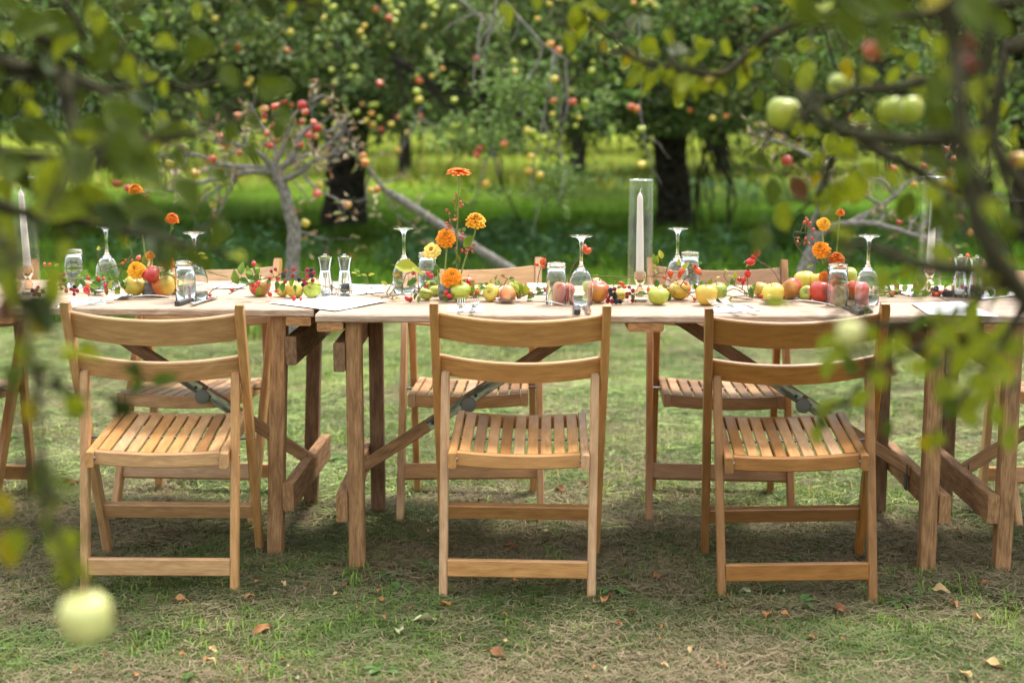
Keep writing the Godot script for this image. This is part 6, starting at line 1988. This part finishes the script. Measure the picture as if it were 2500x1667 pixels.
	fallen(1, 170, 1180, 44, "dark red-brown leaf on the grass behind the left near chair's leg")
	fallen(2, 1335, 1295, 26, "pale leaf in the shade behind the middle chair's lower stretcher")
	fallen(4, 460, 1650, 38, "dark green leaf at the bottom edge left of the middle")
	fallen(0, 440, 1465, 36, "rust-coloured leaf in front of the left near chair's stretcher")
	fallen(0, 640, 1530, 48, "brown leaf heap at the left of the middle table's leg")
	fallen(1, 1605, 1405, 36, "brown leaf right of the middle near chair, in shade")
	fallen(1, 1365, 1190, 40, "brown crumpled leaf far under the table, right of the middle chair")
	for i in 95:
		var x := rnd(-60, 2560)
		var y := rnd(1385, 1690) if i % 5 else rnd(1150, 1385)
		var k: int = [0, 0, 1, 1, 3, 3, 2][rng.randi_range(0, 6)]
		var zone := "at the far left" if x < 180 else "below the left near chair" if x < 600 else "between the left and middle near chairs" if x < 1050 else "below the middle near chair" if x < 1480 else "between the middle and right near chairs" if x < 1730 else "below the right near chair" if x < 2170 else "near the right table legs"
		fallen(k, x, y, rnd(12, 26), "small %s leaf on the %s grass %s" % [["rust", "dark brown", "pale green", "tan"][k], "shaded" if y < 1385 else "nearer" if y < 1540 else "foremost", zone], "small dry leaves scattered on the grass")
	for i in 22:      # windfalls in the longer grass
		var k := i % 11
		var y := rnd(480, 560) if i < 11 else rnd(570, 690)
		var p := on_plane(230 + 200 * k + rnd(-40, 40), y, 0.0)
		var r := rnd(0.022, 0.032)
		var zone: String = ["behind the left wine glass", "left of the small apple tree's trunk", "right of the small apple tree's trunk", "behind the pepper mills", "behind the tallest zinnia", "behind the pink-red apple's tumbler", "left of the tall middle candle", "right of the tall middle candle", "left of the crooked tree", "behind the right apple pile", "behind the right candle"][k]
		tag(obj("windfall_apple", M.small_apples[rng.randi_range(0, 4)], M.apple, self, Transform3D(rbasis() * Basis.from_scale(Vector3.ONE * r), Vector3(p.x, 0.02, p.z))), "windfall apple in the %s grass %s" % ["farther" if i < 11 else "nearer", zone], "apple", "windfall apples in the grass")


func _ready() -> void:
	rng.seed = 20240917
	noise.seed = 12
	noise.frequency = 0.01
	noise.fractal_octaves = 3
	var cam := Camera3D.new()
	cam.name = "camera"
	add_child(cam)
	cam.position = Vector3(0, CAM_Y, 0)
	cam.rotation_degrees = Vector3(-PITCH, 0, 0)
	var lens := CameraAttributesPhysical.new()
	lens.frustum_focal_length = 12.0 / tan(deg_to_rad(12.99))
	lens.frustum_near = 0.1
	lens.frustum_far = 600.0
	lens.frustum_focus_distance = 4.2
	lens.exposure_aperture = 2.15
	cam.attributes = lens
	cam.far = 600.0
	cam.near = 0.1
	cam.fov = 25.98
	cam.current = true
	var sky_m := ProceduralSkyMaterial.new()
	sky_m.sky_top_color = Color(0.93, 0.97, 1.0)
	sky_m.sky_horizon_color = Color(0.70, 0.73, 0.75)
	sky_m.sky_curve = 0.5
	sky_m.ground_bottom_color = Color(0.25, 0.28, 0.18)
	sky_m.ground_horizon_color = Color(0.4, 0.45, 0.35)
	var env := Environment.new()
	env.background_mode = Environment.BG_SKY
	env.sky = Sky.new()
	env.sky.sky_material = sky_m
	env.background_energy_multiplier = 0.82
	env.tonemap_mode = Environment.TONE_MAPPER_LINEAR
	env.tonemap_exposure = 3.75
	env.sdfgi_enabled = true
	env.ssao_enabled = true
	env.ssil_enabled = true
	var we := WorldEnvironment.new()
	we.name = "environment"
	we.environment = env
	add_child(we)
	var sun := DirectionalLight3D.new()
	sun.name = "sun"
	sun.light_energy = 0.5
	sun.light_color = Color(1.0, 0.985, 0.955)
	sun.light_angular_distance = 14.0
	sun.shadow_enabled = true
	add_child(sun)
	sun.look_at_from_position(Vector3.ZERO, Vector3(-0.35, -1.0, 0.42), Vector3.UP)
	make_materials()
	make_ground()
	make_grass()
	make_chairs()
	make_tables()
	make_lawn_details()
	make_apples()
	make_orchard()
	make_small_trees()
	make_table_things()
	make_foreground()
